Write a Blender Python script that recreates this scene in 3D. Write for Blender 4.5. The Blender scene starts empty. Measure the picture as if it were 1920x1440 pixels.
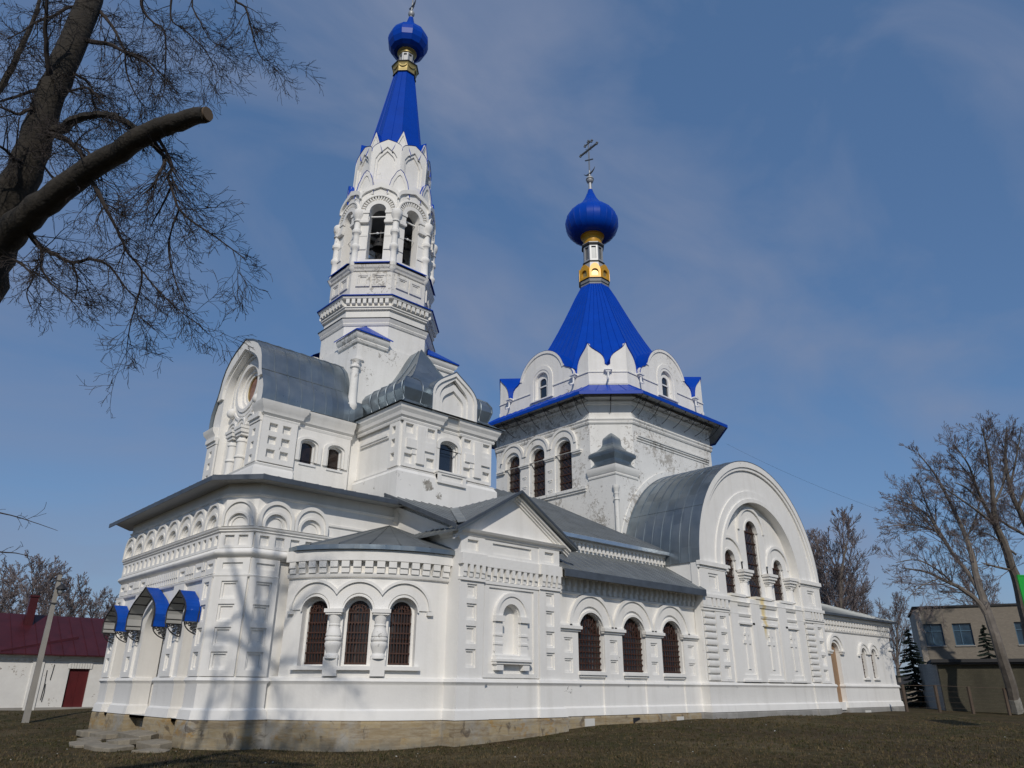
import bpy, bmesh, math, random
from mathutils import Vector, Matrix
from mathutils.geometry import tessellate_polygon
R_ = math.radians
random.seed(7)
S = bpy.context.scene

# ------------------------------------------------------------------ camera
CF, CYAW, CPIT, CROL = 1376.1, R_(42.689), R_(22.414), R_(.352)
CPOS = Vector((-9.721, -24.094, 1.7))
_fw = Vector((math.sin(CYAW)*math.cos(CPIT), math.cos(CYAW)*math.cos(CPIT), math.sin(CPIT)))
_r0 = Vector((math.cos(CYAW), -math.sin(CYAW), 0)); _u0 = _r0.cross(_fw)
_rt = _r0*math.cos(CROL) + _u0*math.sin(CROL); _up = _u0*math.cos(CROL) - _r0*math.sin(CROL)
cd = bpy.data.cameras.new('camera'); cam = bpy.data.objects.new('camera', cd)
S.collection.objects.link(cam)
cd.sensor_fit = 'HORIZONTAL'; cd.sensor_width = 36; cd.lens = 36*CF/1920
cd.clip_start = .1; cd.clip_end = 2000
m = Matrix((_rt, _up, -_fw)).transposed().to_4x4(); m.translation = CPOS
cam.matrix_world = m; S.camera = cam
def at(px, py, dep):
    """world point seen at a pixel of the 1920x1440 photo, dep metres along the view axis"""
    return CPOS + dep*(_fw + _rt*((px-960)/CF) + _up*((720-py)/CF))

# ------------------------------------------------------------------ light
SUN_EL, SUN_AZ = R_(34), R_(39)          # azimuth: degrees west of south
sdir = Vector((-math.sin(SUN_AZ)*math.cos(SUN_EL), -math.cos(SUN_AZ)*math.cos(SUN_EL), math.sin(SUN_EL)))
sl = bpy.data.lights.new('sun', 'SUN'); sl.energy = 2.45; sl.angle = R_(.75); sl.color = (1, .93, .83)
so = bpy.data.objects.new('sun', sl); S.collection.objects.link(so)
so.rotation_euler = sdir.to_track_quat('Z', 'Y').to_euler()
W = bpy.data.worlds.new('World'); S.world = W; W.use_nodes = True
wt = W.node_tree; wt.nodes.clear()
def N(t, ty, **kw):
    n = t.nodes.new(ty)
    for k, v in kw.items():
        if k in n.inputs: n.inputs[k].default_value = v
        else: setattr(n, k, v)
    return n
wo = N(wt, 'ShaderNodeOutputWorld'); bg = N(wt, 'ShaderNodeBackground'); bg.inputs[1].default_value = .088
sky = N(wt, 'ShaderNodeTexSky', sky_type='NISHITA', sun_disc=False)
sky.sun_elevation = SUN_EL
sky.sun_rotation = math.atan2(sdir.x, sdir.y)
sky.air_density = 1.0; sky.dust_density = .4; sky.ozone_density = 2.0
tc = N(wt, 'ShaderNodeTexCoord')
mp = N(wt, 'ShaderNodeMapping'); mp.inputs['Scale'].default_value = (1.2, 2.6, 3.0); mp.inputs['Rotation'].default_value = (.25, .5, .6); mp.inputs['Location'].default_value = (.35, .1, .2)
nz = N(wt, 'ShaderNodeTexNoise'); nz.inputs['Scale'].default_value = 1.5; nz.inputs['Detail'].default_value = 7; nz.inputs['Roughness'].default_value = .52; nz.inputs['Distortion'].default_value = .5
rp = N(wt, 'ShaderNodeValToRGB'); rp.color_ramp.elements[0].position = .43; rp.color_ramp.elements[1].position = .72
rp.color_ramp.elements[0].color = (0, 0, 0, 1); rp.color_ramp.elements[1].color = (.78, .78, .78, 1)
mx = N(wt, 'ShaderNodeMix', data_type='RGBA'); mx.inputs[7].default_value = (2.5, 3.0, 4.35, 1)
tint = N(wt, 'ShaderNodeMix', data_type='RGBA', blend_type='MULTIPLY'); tint.inputs[0].default_value = 1; tint.inputs[7].default_value = (.86, .93, 1.0, 1)
L = wt.links.new
L(tc.outputs['Generated'], mp.inputs['Vector']); L(mp.outputs[0], nz.inputs['Vector']); L(nz.outputs['Fac'], rp.inputs[0])
even = N(wt, 'ShaderNodeMix', data_type='RGBA'); even.inputs[0].default_value = .5; even.inputs[7].default_value = (1.08, 2.3, 4.75, 1)   # thin even high haze
L(sky.outputs[0], tint.inputs[6]); L(tint.outputs[2], even.inputs[6]); L(even.outputs[2], mx.inputs[6]); L(rp.outputs[0], mx.inputs[0]); L(mx.outputs[2], bg.inputs[0]); L(bg.outputs[0], wo.inputs[0])
S.view_settings.view_transform = 'Standard'; S.view_settings.look = 'None'
S.view_settings.exposure = 0.0; S.view_settings.gamma = 1.0
S.cycles.max_bounces = 8

# ------------------------------------------------------------------ materials
MATS = {}
def mat(name, col, rough=.8, metal=0., spec=.5, var=.06, vscale=1.5, bump=0., bscale=20., extra=None, coat=0.):
    m = bpy.data.materials.new(name); m.use_nodes = True; t = m.node_tree
    b = t.nodes['Principled BSDF']; b.inputs['Roughness'].default_value = rough; b.inputs['Metallic'].default_value = metal
    b.inputs['Specular IOR Level'].default_value = spec; b.inputs['Coat Weight'].default_value = coat
    g = N(t, 'ShaderNodeNewGeometry')
    n = N(t, 'ShaderNodeTexNoise'); n.inputs['Scale'].default_value = vscale; n.inputs['Detail'].default_value = 6; n.inputs['Roughness'].default_value = .6
    t.links.new(g.outputs['Position'], n.inputs['Vector'])
    r = N(t, 'ShaderNodeMapRange'); r.inputs[1].default_value = .25; r.inputs[2].default_value = .75; r.inputs[3].default_value = 1-var; r.inputs[4].default_value = 1+var
    t.links.new(n.outputs['Fac'], r.inputs[0])
    mm = N(t, 'ShaderNodeMix', data_type='RGBA', blend_type='MULTIPLY'); mm.inputs[0].default_value = 1; mm.inputs[6].default_value = (*col, 1)
    t.links.new(r.outputs[0], mm.inputs[7])
    out = mm.outputs[2]
    if extra: out = extra(t, g, out, b)
    t.links.new(out, b.inputs['Base Color'])
    if bump:
        n2 = N(t, 'ShaderNodeTexNoise'); n2.inputs['Scale'].default_value = bscale; n2.inputs['Detail'].default_value = 5
        t.links.new(g.outputs['Position'], n2.inputs['Vector'])
        bp = N(t, 'ShaderNodeBump'); bp.inputs['Strength'].default_value = bump; bp.inputs['Distance'].default_value = .02
        t.links.new(n2.outputs['Fac'], bp.inputs['Height']); t.links.new(bp.outputs[0], b.inputs['Normal'])
    MATS[name] = m
    return m
def mixmask(t, mask, a, colb):
    x = N(t, 'ShaderNodeMix', data_type='RGBA')
    t.links.new(mask, x.inputs[0])
    if isinstance(a, tuple): x.inputs[6].default_value = (*a, 1)
    else: t.links.new(a, x.inputs[6])
    if isinstance(colb, tuple): x.inputs[7].default_value = (*colb, 1)
    else: t.links.new(colb, x.inputs[7])
    return x.outputs[2]
def noise(t, g, scale, detail=6, rough=.6, dist=0., stretch=None):
    n = N(t, 'ShaderNodeTexNoise'); n.inputs['Scale'].default_value = scale; n.inputs['Detail'].default_value = detail
    n.inputs['Roughness'].default_value = rough; n.inputs['Distortion'].default_value = dist
    if stretch:
        mp = N(t, 'ShaderNodeMapping'); mp.inputs['Scale'].default_value = stretch
        t.links.new(g.outputs['Position'], mp.inputs['Vector']); t.links.new(mp.outputs[0], n.inputs['Vector'])
    else: t.links.new(g.outputs['Position'], n.inputs['Vector'])
    return n.outputs['Fac']
def math_(t, op, a, b=None, c=None):
    n = N(t, 'ShaderNodeMath', operation=op)
    for i, v in enumerate((a, b, c)):
        if v is None: continue
        if isinstance(v, (int, float)): n.inputs[i].default_value = v
        else: t.links.new(v, n.inputs[i])
    return n.outputs[0]
def step(t, v, lo, hi, a=0., b=1.):
    n = N(t, 'ShaderNodeMapRange'); n.inputs[1].default_value = lo; n.inputs[2].default_value = hi; n.inputs[3].default_value = a; n.inputs[4].default_value = b
    t.links.new(v, n.inputs[0]); return n.outputs[0]
def plaster_extra(peel, spots=()):
    def f(t, g, out, b):
        # soft grime streaks running down, fine speckle, and flaked patches
        st = noise(t, g, 1.0, 5, .6, 0, (2.2, 2.2, .16))
        out = mixmask(t, step(t, st, .50, .8, 0, .30), out, (.5, .48, .43))
        bl = noise(t, g, .45, 4, .6, .3)
        out = mixmask(t, step(t, bl, .45, .75, 0, .16), out, (.58, .57, .55))
        if peel:
            big = noise(t, g, .38, 3, .5); sm = noise(t, g, 5.0, 8, .72, .6)
            s = math_(t, 'ADD', math_(t, 'MULTIPLY', big, .9), sm)
            k = step(t, s, 1.06-peel, 1.10-peel)
            tone = noise(t, g, 3.1, 4)
            pc = mixmask(t, step(t, tone, .4, .6), out, (.30, .27, .22)) 
            out = mixmask(t, k, out, mixmask(t, step(t, tone, .35, .62), pc, (.42, .40, .37)))
        else:
            big = noise(t, g, .9, 3, .5); sm = noise(t, g, 6.0, 8, .72, .6)
            s = math_(t, 'ADD', big, sm)
            out = mixmask(t, step(t, s, 1.30, 1.33, 0, .8), out, (.34, .33, .31))
        if spots:
            v = None
            fine = noise(t, g, 7.0, 8, .75, .7)
            for x, y, z, r, k in spots:
                d = N(t, 'ShaderNodeVectorMath', operation='DISTANCE'); t.links.new(g.outputs['Position'], d.inputs[0]); d.inputs[1].default_value = (x, y, z)
                q = math_(t, 'ADD', math_(t, 'MULTIPLY', step(t, d.outputs['Value'], 0, r, 1, 0), k), fine)
                m_ = step(t, q, .93, .97); v = m_ if v is None else math_(t, 'MAXIMUM', v, m_)
            out = mixmask(t, v, out, mixmask(t, step(t, noise(t, g, 4), .4, .6), (.24, .22, .19), (.38, .36, .32)))
        return out
    return f
mat('plaster_flaked', (.82, .805, .77), .9, var=.03, bump=.25, bscale=9, extra=plaster_extra(0, ((7.8, .0, 9.35, .75, .62), (8.35, .0, 9.0, .5, .6), (6.9, 0, 9.2, .3, .5), (6.24, 1.6, 9.3, .4, .5), (6.24, 2.4, 9.6, .3, .5))))
mat('plaster', (.82, .805, .77), .9, var=.03, bump=.25, bscale=9, extra=plaster_extra(0))
mat('plaster_old', (.76, .755, .73), .92, var=.05, bump=.4, bscale=9, extra=plaster_extra(.045, ((20.7, 1.6, 10.0, 1.7, .5), (21.4, .53, 10.0, 1.0, .5), (21.6, .53, 12.0, .8, .42), (22.8, .55, 12.8, 1.6, .45), (26, .55, 13.4, 2.2, .4), (21.5, 1.4, 14.3, 1.0, .4))))
mat('plaster_tower', (.83, .815, .78), .92, var=.04, bump=.35, bscale=9, extra=plaster_extra(-.07))
mat('plaster_weathered', (.76, .74, .70), .92, var=.05, bump=.4, bscale=9, extra=plaster_extra(.035))
def stained_extra(t, g, out, b):
    out = plaster_extra(0)(t, g, out, b)
    sp = N(t, 'ShaderNodeSeparateXYZ'); t.links.new(g.outputs['Position'], sp.inputs[0])
    n = noise(t, g, 3.5, 5, .6, 0, (1, 1, .25))
    def streak(xc, w, z0, z1, amt):
        d = math_(t, 'ABSOLUTE', math_(t, 'SUBTRACT', math_(t, 'ADD', sp.outputs[0], math_(t, 'MULTIPLY', n, .35)), xc+.17))
        k = step(t, d, w, w*.3)
        kz = math_(t, 'MULTIPLY', step(t, sp.outputs[2], z0, z0+.6), step(t, sp.outputs[2], z1, z1-.15))
        return math_(t, 'MULTIPLY', math_(t, 'MULTIPLY', k, kz), amt)
    out = mixmask(t, streak(26.6, .26, 3.9, 6.15, .75), out, (.72, .55, .2))
    out = mixmask(t, streak(26.2, .8, 5.4, 6.15, .35), out, (.72, .6, .32))
    out = mixmask(t, streak(23.9, .7, 5.1, 6.15, .25), out, (.72, .66, .48))
    return out
mat('plaster_stained', (.82, .805, .77), .9, var=.03, bump=.25, bscale=9, extra=stained_extra)
def stone_extra(t, g, out, b):
    sp = N(t, 'ShaderNodeSeparateXYZ'); t.links.new(g.outputs['Position'], sp.inputs[0])
    cx = N(t, 'ShaderNodeCombineXYZ')
    t.links.new(math_(t, 'SUBTRACT', sp.outputs[0], sp.outputs[1]), cx.inputs[0]); t.links.new(math_(t, 'ADD', sp.outputs[2], math_(t, 'MULTIPLY', noise(t, g, 1.3), .14)), cx.inputs[1])
    br = N(t, 'ShaderNodeTexBrick'); t.links.new(cx.outputs[0], br.inputs['Vector'])
    br.inputs['Color1'].default_value = (.36, .28, .16, 1); br.inputs['Color2'].default_value = (.20, .15, .095, 1); br.inputs['Mortar'].default_value = (.27, .22, .15, 1)
    br.inputs['Scale'].default_value = 1; br.inputs['Brick Width'].default_value = .85; br.inputs['Row Height'].default_value = .27; br.inputs['Mortar Size'].default_value = .012; br.offset = .43; br.inputs['Bias'].default_value = -.15
    lay = noise(t, g, 2.2, 7, .65, .4, (1, 1, 6))
    c = mixmask(t, step(t, lay, .42, .66, 0, .8), br.outputs['Color'], (.40, .345, .25))
    c = mixmask(t, step(t, noise(t, g, .8, 6, .65), .52, .64, 0, .85), c, (.33, .32, .29))
    c = mixmask(t, step(t, noise(t, g, 1.9, 5, .6, .8), .58, .66, 0, .8), c, (.10, .08, .06))
    c = mixmask(t, step(t, noise(t, g, 1.1, 6, .7, .5, (1, 1, 2.2)), .57, .64, 0, .75), c, (.34, .21, .07))
    c = mixmask(t, math_(t, 'MULTIPLY', step(t, sp.outputs[2], .25, -.1), step(t, noise(t, g, 2.5, 5), .4, .6, .1, .8)), c, (.17, .165, .14))
    # the repaired, cement-rendered length of plinth under the eastern walls
    k = step(t, sp.outputs[0], 20.55, 20.62)
    cem = mixmask(t, step(t, noise(t, g, .9, 6, .6), .4, .6), out, (.25, .24, .22))
    vt = N(t, 'ShaderNodeTexBrick'); t.links.new(cx.outputs[0], vt.inputs['Vector'])
    vt.inputs['Color1'].default_value = (.36, .35, .33, 1); vt.inputs['Color2'].default_value = (.24, .235, .22, 1); vt.inputs['Mortar'].default_value = (.2, .2, .19, 1)
    vt.inputs['Scale'].default_value = 1; vt.inputs['Brick Width'].default_value = .9; vt.inputs['Row Height'].default_value = 1.6; vt.inputs['Mortar Size'].default_value = .008; vt.offset = 0
    cem = mixmask(t, step(t, noise(t, g, 1.7), .35, .65, .2, .9), cem, vt.outputs['Color'])
    return mixmask(t, k, c, cem)
mat('stone', (.33, .32, .30), .95, var=.2, vscale=3, bump=.9, bscale=7, extra=stone_extra)
mat('slab_stone', (.25, .22, .17), .95, var=.3, vscale=2.5, bump=.7, bscale=8)
def zinc_extra(t, g, out, b):
    n = noise(t, g, .7, 5, .6)
    out = mixmask(t, step(t, n, .4, .7, 0, .45), out, (.46, .47, .46))
    mp = N(t, 'ShaderNodeMapping'); mp.inputs['Scale'].default_value = (1.75, 1.75, .7); t.links.new(g.outputs['Position'], mp.inputs['Vector'])
    vo = N(t, 'ShaderNodeTexVoronoi'); vo.inputs['Randomness'].default_value = .15; vo.inputs['Scale'].default_value = 1; t.links.new(mp.outputs[0], vo.inputs['Vector'])
    sc = N(t, 'ShaderNodeSeparateColor'); t.links.new(vo.outputs['Color'], sc.inputs[0])
    out = mixmask(t, step(t, sc.outputs[0], 0, 1, 0, .45), out, (.13, .155, .18))
    rr = step(t, noise(t, g, 1.6, 4), .3, .7, .27, .48); t.links.new(rr, b.inputs['Roughness'])
    return out
mat('zinc', (.235, .285, .325), .4, .75, var=.12, vscale=.8, bump=.12, bscale=2.5, extra=zinc_extra)
mat('zinc_dark', (.20, .215, .22), .5, .45, var=.22, vscale=1.2, bump=.15, bscale=4, extra=None)
mat('zinc_edge', (.10, .115, .135), .5, .4, var=.25, vscale=2)
mat('zinc_bright', (.62, .64, .66), .28, .9, var=.12, vscale=2.5, bump=.5, bscale=6)
mat('blue_metal', (.0, .050, .40), .36, 0., .17, var=.10, vscale=1.1, bump=.06, bscale=3, coat=.05)
def worn_blue(t, g, out, b):
    s = noise(t, g, 9, 8, .75)
    return mixmask(t, step(t, s, .64, .68), out, (.35, .42, .55))
mat('blue_worn', (.002, .06, .36), .5, 0., .2, var=.15, vscale=3, extra=worn_blue)
mat('gold', (.60, .31, .015), .4, .1, var=.12)
mat('old_gold', (.42, .33, .13), .4, .5, var=.2)
mat('silver', (.40, .41, .42), .5, .35, var=.08)
mat('steel', (.16, .17, .18), .45, .5)
mat('iron', (.02, .02, .022), .6)
mat('rust_iron', (.052, .019, .011), .65, var=.35, vscale=8)
def curtain(t, g, out, b):
    n = noise(t, g, 1.0, 3, .5, 0, (7, 7, .5)); k = noise(t, g, .45, 2)
    return mixmask(t, math_(t, 'MULTIPLY', step(t, n, .5, .62, 0, .7), step(t, k, .47, .56)), out, (.13, .12, .11))
mat('glass_dark', (.022, .013, .010), .09, 0, .6, var=.6, vscale=2.2, extra=curtain)
mat('glass_blue', (.012, .02, .035), .05, 0, .9, var=.1)
mat('white_frame', (.78, .78, .77), .5)
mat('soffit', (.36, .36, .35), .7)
mat('icon_paint', (.27, .14, .10), .5, var=.7, vscale=2.6)
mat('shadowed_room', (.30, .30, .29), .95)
mat('wood_door', (.30, .19, .11), .7, var=.2, vscale=4)
mat('bark', (.030, .025, .019), .95, var=.5, vscale=6, bump=1.0, bscale=18)
mat('twig', (.034, .026, .023), .9, var=.3)
mat('grey_bark', (.15, .13, .11), .95, var=.4, vscale=2, bump=.6, bscale=8)
mat('far_twig', (.15, .122, .118), .95, var=.3)
mat('cut_wood', (.12, .085, .055), .9)
mat('red_metal', (.062, .011, .014), .45, .0, .4, var=.25, vscale=1.5)
mat('red_door', (.09, .006, .008), .6, var=.15)
def limewash(t, g, out, b):
    s = math_(t, 'ADD', noise(t, g, 1.0, 3), noise(t, g, 5, 8, .7, .5))
    return mixmask(t, step(t, s, 1.18, 1.24), out, (.33, .29, .25))
mat('limewash', (.74, .73, .70), .95, var=.08, bump=.4, bscale=5, extra=limewash)
mat('faded_whitewash', (.30, .29, .26), .95, var=.3, vscale=5)
mat('concrete', (.30, .285, .26), .9, var=.15)
def brickx(c1, c2, mo, w=.26, h=.085):
    def f(t, g, out, b):
        sp = N(t, 'ShaderNodeSeparateXYZ'); t.links.new(g.outputs['Position'], sp.inputs[0])
        cx = N(t, 'ShaderNodeCombineXYZ'); t.links.new(math_(t, 'SUBTRACT', sp.outputs[0], sp.outputs[1]), cx.inputs[0]); t.links.new(sp.outputs[2], cx.inputs[1])
        br = N(t, 'ShaderNodeTexBrick'); t.links.new(cx.outputs[0], br.inputs['Vector'])
        br.inputs['Color1'].default_value = (*c1, 1); br.inputs['Color2'].default_value = (*c2, 1); br.inputs['Mortar'].default_value = (*mo, 1)
        br.inputs['Scale'].default_value = 1; br.inputs['Brick Width'].default_value = w; br.inputs['Row Height'].default_value = h; br.inputs['Mortar Size'].default_value = .01
        st = noise(t, g, .5, 5, .6, .3, (1, 1, .4))
        return mixmask(t, step(t, st, .5, .7, 0, .75), br.outputs['Color'], tuple(x*.42 for x in c1))
    return f
mat('grey_brick', (.3, .3, .3), .95, extra=brickx((.235, .205, .165), (.195, .17, .138), (.18, .16, .135)))
mat('dark_brick', (.3, .3, .3), .95, extra=brickx((.075, .068, .045), (.06, .055, .035), (.045, .04, .03)))
mat('pale_brick', (.3, .3, .3), .95, extra=brickx((.52, .46, .38), (.44, .39, .33), (.34, .3, .26)))
mat('window_blue', (.02, .045, .075), .15, 0, .7, var=.5, vscale=1.4)
mat('blue_frame', (.05, .11, .17), .6)
mat('spruce', (.012, .022, .014), .95, var=.5, vscale=3)
mat('fence_rust', (.085, .06, .042), .85, var=.3)
mat('green_sign', (.008, .34, .035), .5)
mat('sign_mark', (.006, .10, .02), .6)
mat('tarpaper', (.03, .03, .032), .85)
mat('white_plate', (.62, .61, .57), .8)

# ------------------------------------------------------------------ mesh helpers
class Fr:                                   # flat wall frame: u to the right seen from outside, d outward
    def __init__(s, p0, p1):
        s.o = Vector((p0[0], p0[1])); d = Vector((p1[0]-p0[0], p1[1]-p0[1])); s.len = d.length; s.u = d/s.len; s.n = Vector((s.u.y, -s.u.x)); s.curved = False
    def __call__(s, u, d, z):
        p = s.o + s.u*u + s.n*d; return (p.x, p.y, z)
class Cyl:                                  # cylindrical wall frame
    def __init__(s, cx, cy, r, a0): s.c = (cx, cy); s.r = r; s.a0 = a0; s.curved = True
    def __call__(s, u, d, z):
        a = s.a0 + u/s.r; return (s.c[0]+(s.r+d)*math.cos(a), s.c[1]+(s.r+d)*math.sin(a), z)
class MB:
    def __init__(s, default='plaster'): s.v = []; s.f = []; s.m = []; s.sm = []; s.dm = default
    def add(s, vs, fs, m=None, smooth=False):
        o = len(s.v); s.v += [tuple(v) for v in vs]; m = m or s.dm
        for f in fs: s.f.append(tuple(i+o for i in f)); s.m.append(m); s.sm.append(smooth)
    def box(s, fr, u0, u1, z0, z1, d0, d1, m=None):
        k = max(1, int(abs(u1-u0)/.3)) if fr.curved else 1
        for i in range(k):
            a = u0+(u1-u0)*i/k; b = u0+(u1-u0)*(i+1)/k
            vs = [fr(u, d, z) for z in (z0, z1) for d in (d0, d1) for u in (a, b)]
            fs = [(2, 3, 7, 6), (0, 1, 3, 2), (4, 6, 7, 5), (1, 0, 4, 5)]
            if i == 0: fs.append((0, 2, 6, 4))
            if i == k-1: fs.append((3, 1, 5, 7))
            s.add(vs, fs, m)
    def prism(s, fr, outer, holes=(), d0=0., d1=.1, m=None, back=False, hm=None):
        loops = [list(outer)] + [list(h) for h in holes]
        tri = tessellate_polygon([[Vector((u, z, 0)) for u, z in l] for l in loops])
        flat = [p for l in loops for p in l]
        V = [(u, z, d1) for u, z in flat] + [(u, z, d0) for u, z in flat]; n = len(flat); F = []
        for t in tri:
            a, b, c = t
            ar = (flat[b][0]-flat[a][0])*(flat[c][1]-flat[a][1]) - (flat[c][0]-flat[a][0])*(flat[b][1]-flat[a][1])
            if abs(ar) < 1e-10: continue
            if ar < 0: b, c = c, b
            F.append((a, b, c))
            if back: F.append((n+a, n+c, n+b))
        o = 0
        for l in loops:
            for i in range(len(l)):
                j = (i+1) % len(l); F.append((o+i, n+o+i, n+o+j, o+j))
            o += len(l)
        if fr.curved:
            bm = bmesh.new(); bv = [bm.verts.new(v) for v in V]
            for f in F:
                try: bm.faces.new([bv[i] for i in f])
                except ValueError: pass
            us = [p[0] for p in flat]; st = .22; k = math.floor(min(us)/st)+1
            while k*st < max(us):
                bmesh.ops.bisect_plane(bm, geom=bm.verts[:]+bm.edges[:]+bm.faces[:], plane_co=(k*st, 0, 0), plane_no=(1, 0, 0)); k += 1
            bm.verts.index_update()
            V = [tuple(v.co) for v in bm.verts]; F = [tuple(v.index for v in f.verts) for f in bm.faces]; bm.free()
        s.add([fr(u, d, z) for u, z, d in V], F, m)
    def sweep(s, path, prof, m=None, closed=False, caps=True, smooth=False):
        P = [Vector(p) for p in path]; n = len(P); rows = []
        for i in range(n):
            if closed or 0 < i < n-1:
                a = (P[i]-P[i-1]).normalized(); b = (P[(i+1) % n]-P[i]).normalized()
            elif i == 0: a = b = (P[1]-P[0]).normalized()
            else: a = b = (P[-1]-P[-2]).normalized()
            na = Vector((a.y, -a.x)); nb = Vector((b.y, -b.x)); k = (na+nb)/max(.25, 1+na.dot(nb))
            rows.append([(P[i].x+k.x*d, P[i].y+k.y*d, z) for d, z in prof])
        q = len(prof); vs = [v for r in rows for v in r]; fs = []
        for i in range(n if closed else n-1):
            j = (i+1) % n
            for c in range(q-1): fs.append((i*q+c, j*q+c, j*q+c+1, i*q+c+1))
        if caps and not closed: fs += [tuple(range(q)), tuple((n-1)*q+c for c in reversed(range(q)))]
        s.add(vs, fs, m, smooth)
    def lathe(s, c, prof, n=24, m=None, smooth=True, a0=0., a1=None, sq=None):
        full = a1 is None; a1 = a0+2*math.pi if full else a1; k = n if full else n+1; vs = []
        for i in range(k):
            a = a0+(a1-a0)*i/n
            vs += [(c[0]+r*math.cos(a), c[1]+r*math.sin(a), z) for r, z in prof]
        q = len(prof); fs = []
        for i in range(n):
            j = (i+1) % k
            for t in range(q-1): fs.append((i*q+t, j*q+t, j*q+t+1, i*q+t+1))
        s.add(vs, fs, m, smooth)
    def tube(s, pts, rad, n=5, m=None, smooth=True, cap=True):
        pts = [Vector(p) for p in pts]; vs = []; fs = []
        if isinstance(rad, (int, float)): rad = [rad]*len(pts)
        t = (pts[1]-pts[0]).normalized(); ref = Vector((0, 0, 1)) if abs(t.z) < .9 else Vector((1, 0, 0)); e = t.cross(ref).normalized()
        for i, p in enumerate(pts):
            if 0 < i < len(pts)-1: t = (pts[i+1]-pts[i-1])
            elif i: t = pts[i]-pts[i-1]
            t = t.normalized(); e = (e-t*e.dot(t)).normalized(); f = t.cross(e)
            for k in range(n):
                a = 2*math.pi*k/n; vs.append(p+(e*math.cos(a)+f*math.sin(a))*rad[i])
        for i in range(len(pts)-1):
            for k in range(n): fs.append((i*n+k, i*n+(k+1) % n, (i+1)*n+(k+1) % n, (i+1)*n+k))
        if cap: fs += [tuple(reversed(range(n))), tuple((len(pts)-1)*n+k for k in range(n))]
        s.add(vs, fs, m, smooth)
    def quad(s, a, b, c, d, m=None): s.add([a, b, c, d], [(0, 1, 2, 3)], m)
    def ball(s, c, r, m=None, n=12):
        s.lathe((c[0], c[1]), [(max(.001, r*math.cos(t)), c[2]+r*math.sin(t)) for t in [-math.pi/2+math.pi*i/8 for i in range(9)]], n, m)
def link(o, parent=None):
    S.collection.objects.link(o)
    if parent: o.parent = parent
    return o
def obj(name, mb, parent=None, xf=None, sharp=35):
    me = bpy.data.meshes.new(name); me.from_pydata([xf(v) for v in mb.v] if xf else mb.v, [], mb.f)
    ms = list(dict.fromkeys(mb.m)); ix = {k: i for i, k in enumerate(ms)}
    for k in ms: me.materials.append(MATS[k])
    me.polygons.foreach_set('material_index', [ix[k] for k in mb.m]); me.polygons.foreach_set('use_smooth', mb.sm)
    if any(mb.sm): me.set_sharp_from_angle(angle=R_(sharp))
    me.validate(); me.update()
    return link(bpy.data.objects.new(name, me), parent)
def tag(o, label, cat, group=None):
    o['label'] = label; o['category'] = cat
    if group: o['group'] = group
    return o
def empty(name, loc, label, cat, group=None):
    o = bpy.data.objects.new(name, None); o.location = loc; o.empty_display_size = .3; link(o); bpy.context.view_layer.update()
    return tag(o, label, cat, group)
def part(name, mb, parent, **k):            # child keeping world coordinates
    o = obj(name, mb, parent, **k)
    base = parent
    loc = Vector()
    while base is not None: loc += base.location; base = base.parent
    if loc.length: o.data.transform(Matrix.Translation(-loc))
    return o
# outlines (u,z)
def rect(u0, u1, z0, z1): return [(u0, z0), (u1, z0), (u1, z1), (u0, z1)]
def arch(uc, hw, z0, zs, rise=None, n=14):
    rise = hw if rise is None else rise
    return [(uc-hw, z0), (uc+hw, z0)] + [(uc+hw*math.cos(math.pi*i/n), zs+rise*math.sin(math.pi*i/n)) for i in range(n+1)]
def half(uc, hw, zs, n=12): return [(uc+hw*math.cos(math.pi*i/n), zs+hw*math.sin(math.pi*i/n)) for i in range(n+1)]
def ring(uc, zs, r0, r1, n=16, a0=0, a1=180):
    A = [R_(a0+(a1-a0)*i/n) for i in range(n+1)]
    return [(uc+r1*math.cos(a), zs+r1*math.sin(a)) for a in A] + [(uc+r0*math.cos(a), zs+r0*math.sin(a)) for a in reversed(A)]
def bez(p0, p1, p2, p3, n=8):
    return [tuple((1-t)**3*a+3*(1-t)**2*t*b+3*(1-t)*t*t*c+t**3*d for a, b, c, d in zip(p0, p1, p2, p3)) for t in [i/n for i in range(n+1)]]
def keel(uc, hw, z0, zs, zt, bulge=1.05, n=9, pinch=.42):
    h = zt-zs
    r = bez((hw, zs), (hw*bulge, zs+h*.55), (hw*pinch, zs+h*.70), (0, zt), n)
    return ([(uc-hw, z0), (uc+hw, z0)] if z0 < zs-1e-6 else []) + [(uc+x, z) for x, z in r] + [(uc-x, z) for x, z in reversed(r[:-1])]
def pil(mb, fr, u0, u1, z0, z1, d0, d1, panels=(), step=.07, m=None):
    """raised plate with sunk rectangular panels, each with an inner step"""
    mb.prism(fr, rect(u0, u1, z0, z1), [rect(*p) for p in panels], d0, d1, m)
    for p in panels:
        if step: mb.prism(fr, rect(*p), [rect(p[0]+step, p[1]-step, p[2]+step, p[3]-step)], d0, d0+(d1-d0)*.5, m)
def dentils(mb, fr, u0, u1, n, fill, z0, z1, d0, d1, m=None):
    w = (u1-u0)/n
    for i in range(n): mb.box(fr, u0+w*(i+.5-fill/2), u0+w*(i+.5+fill/2), z0, z1, d0, d1, m)
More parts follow.
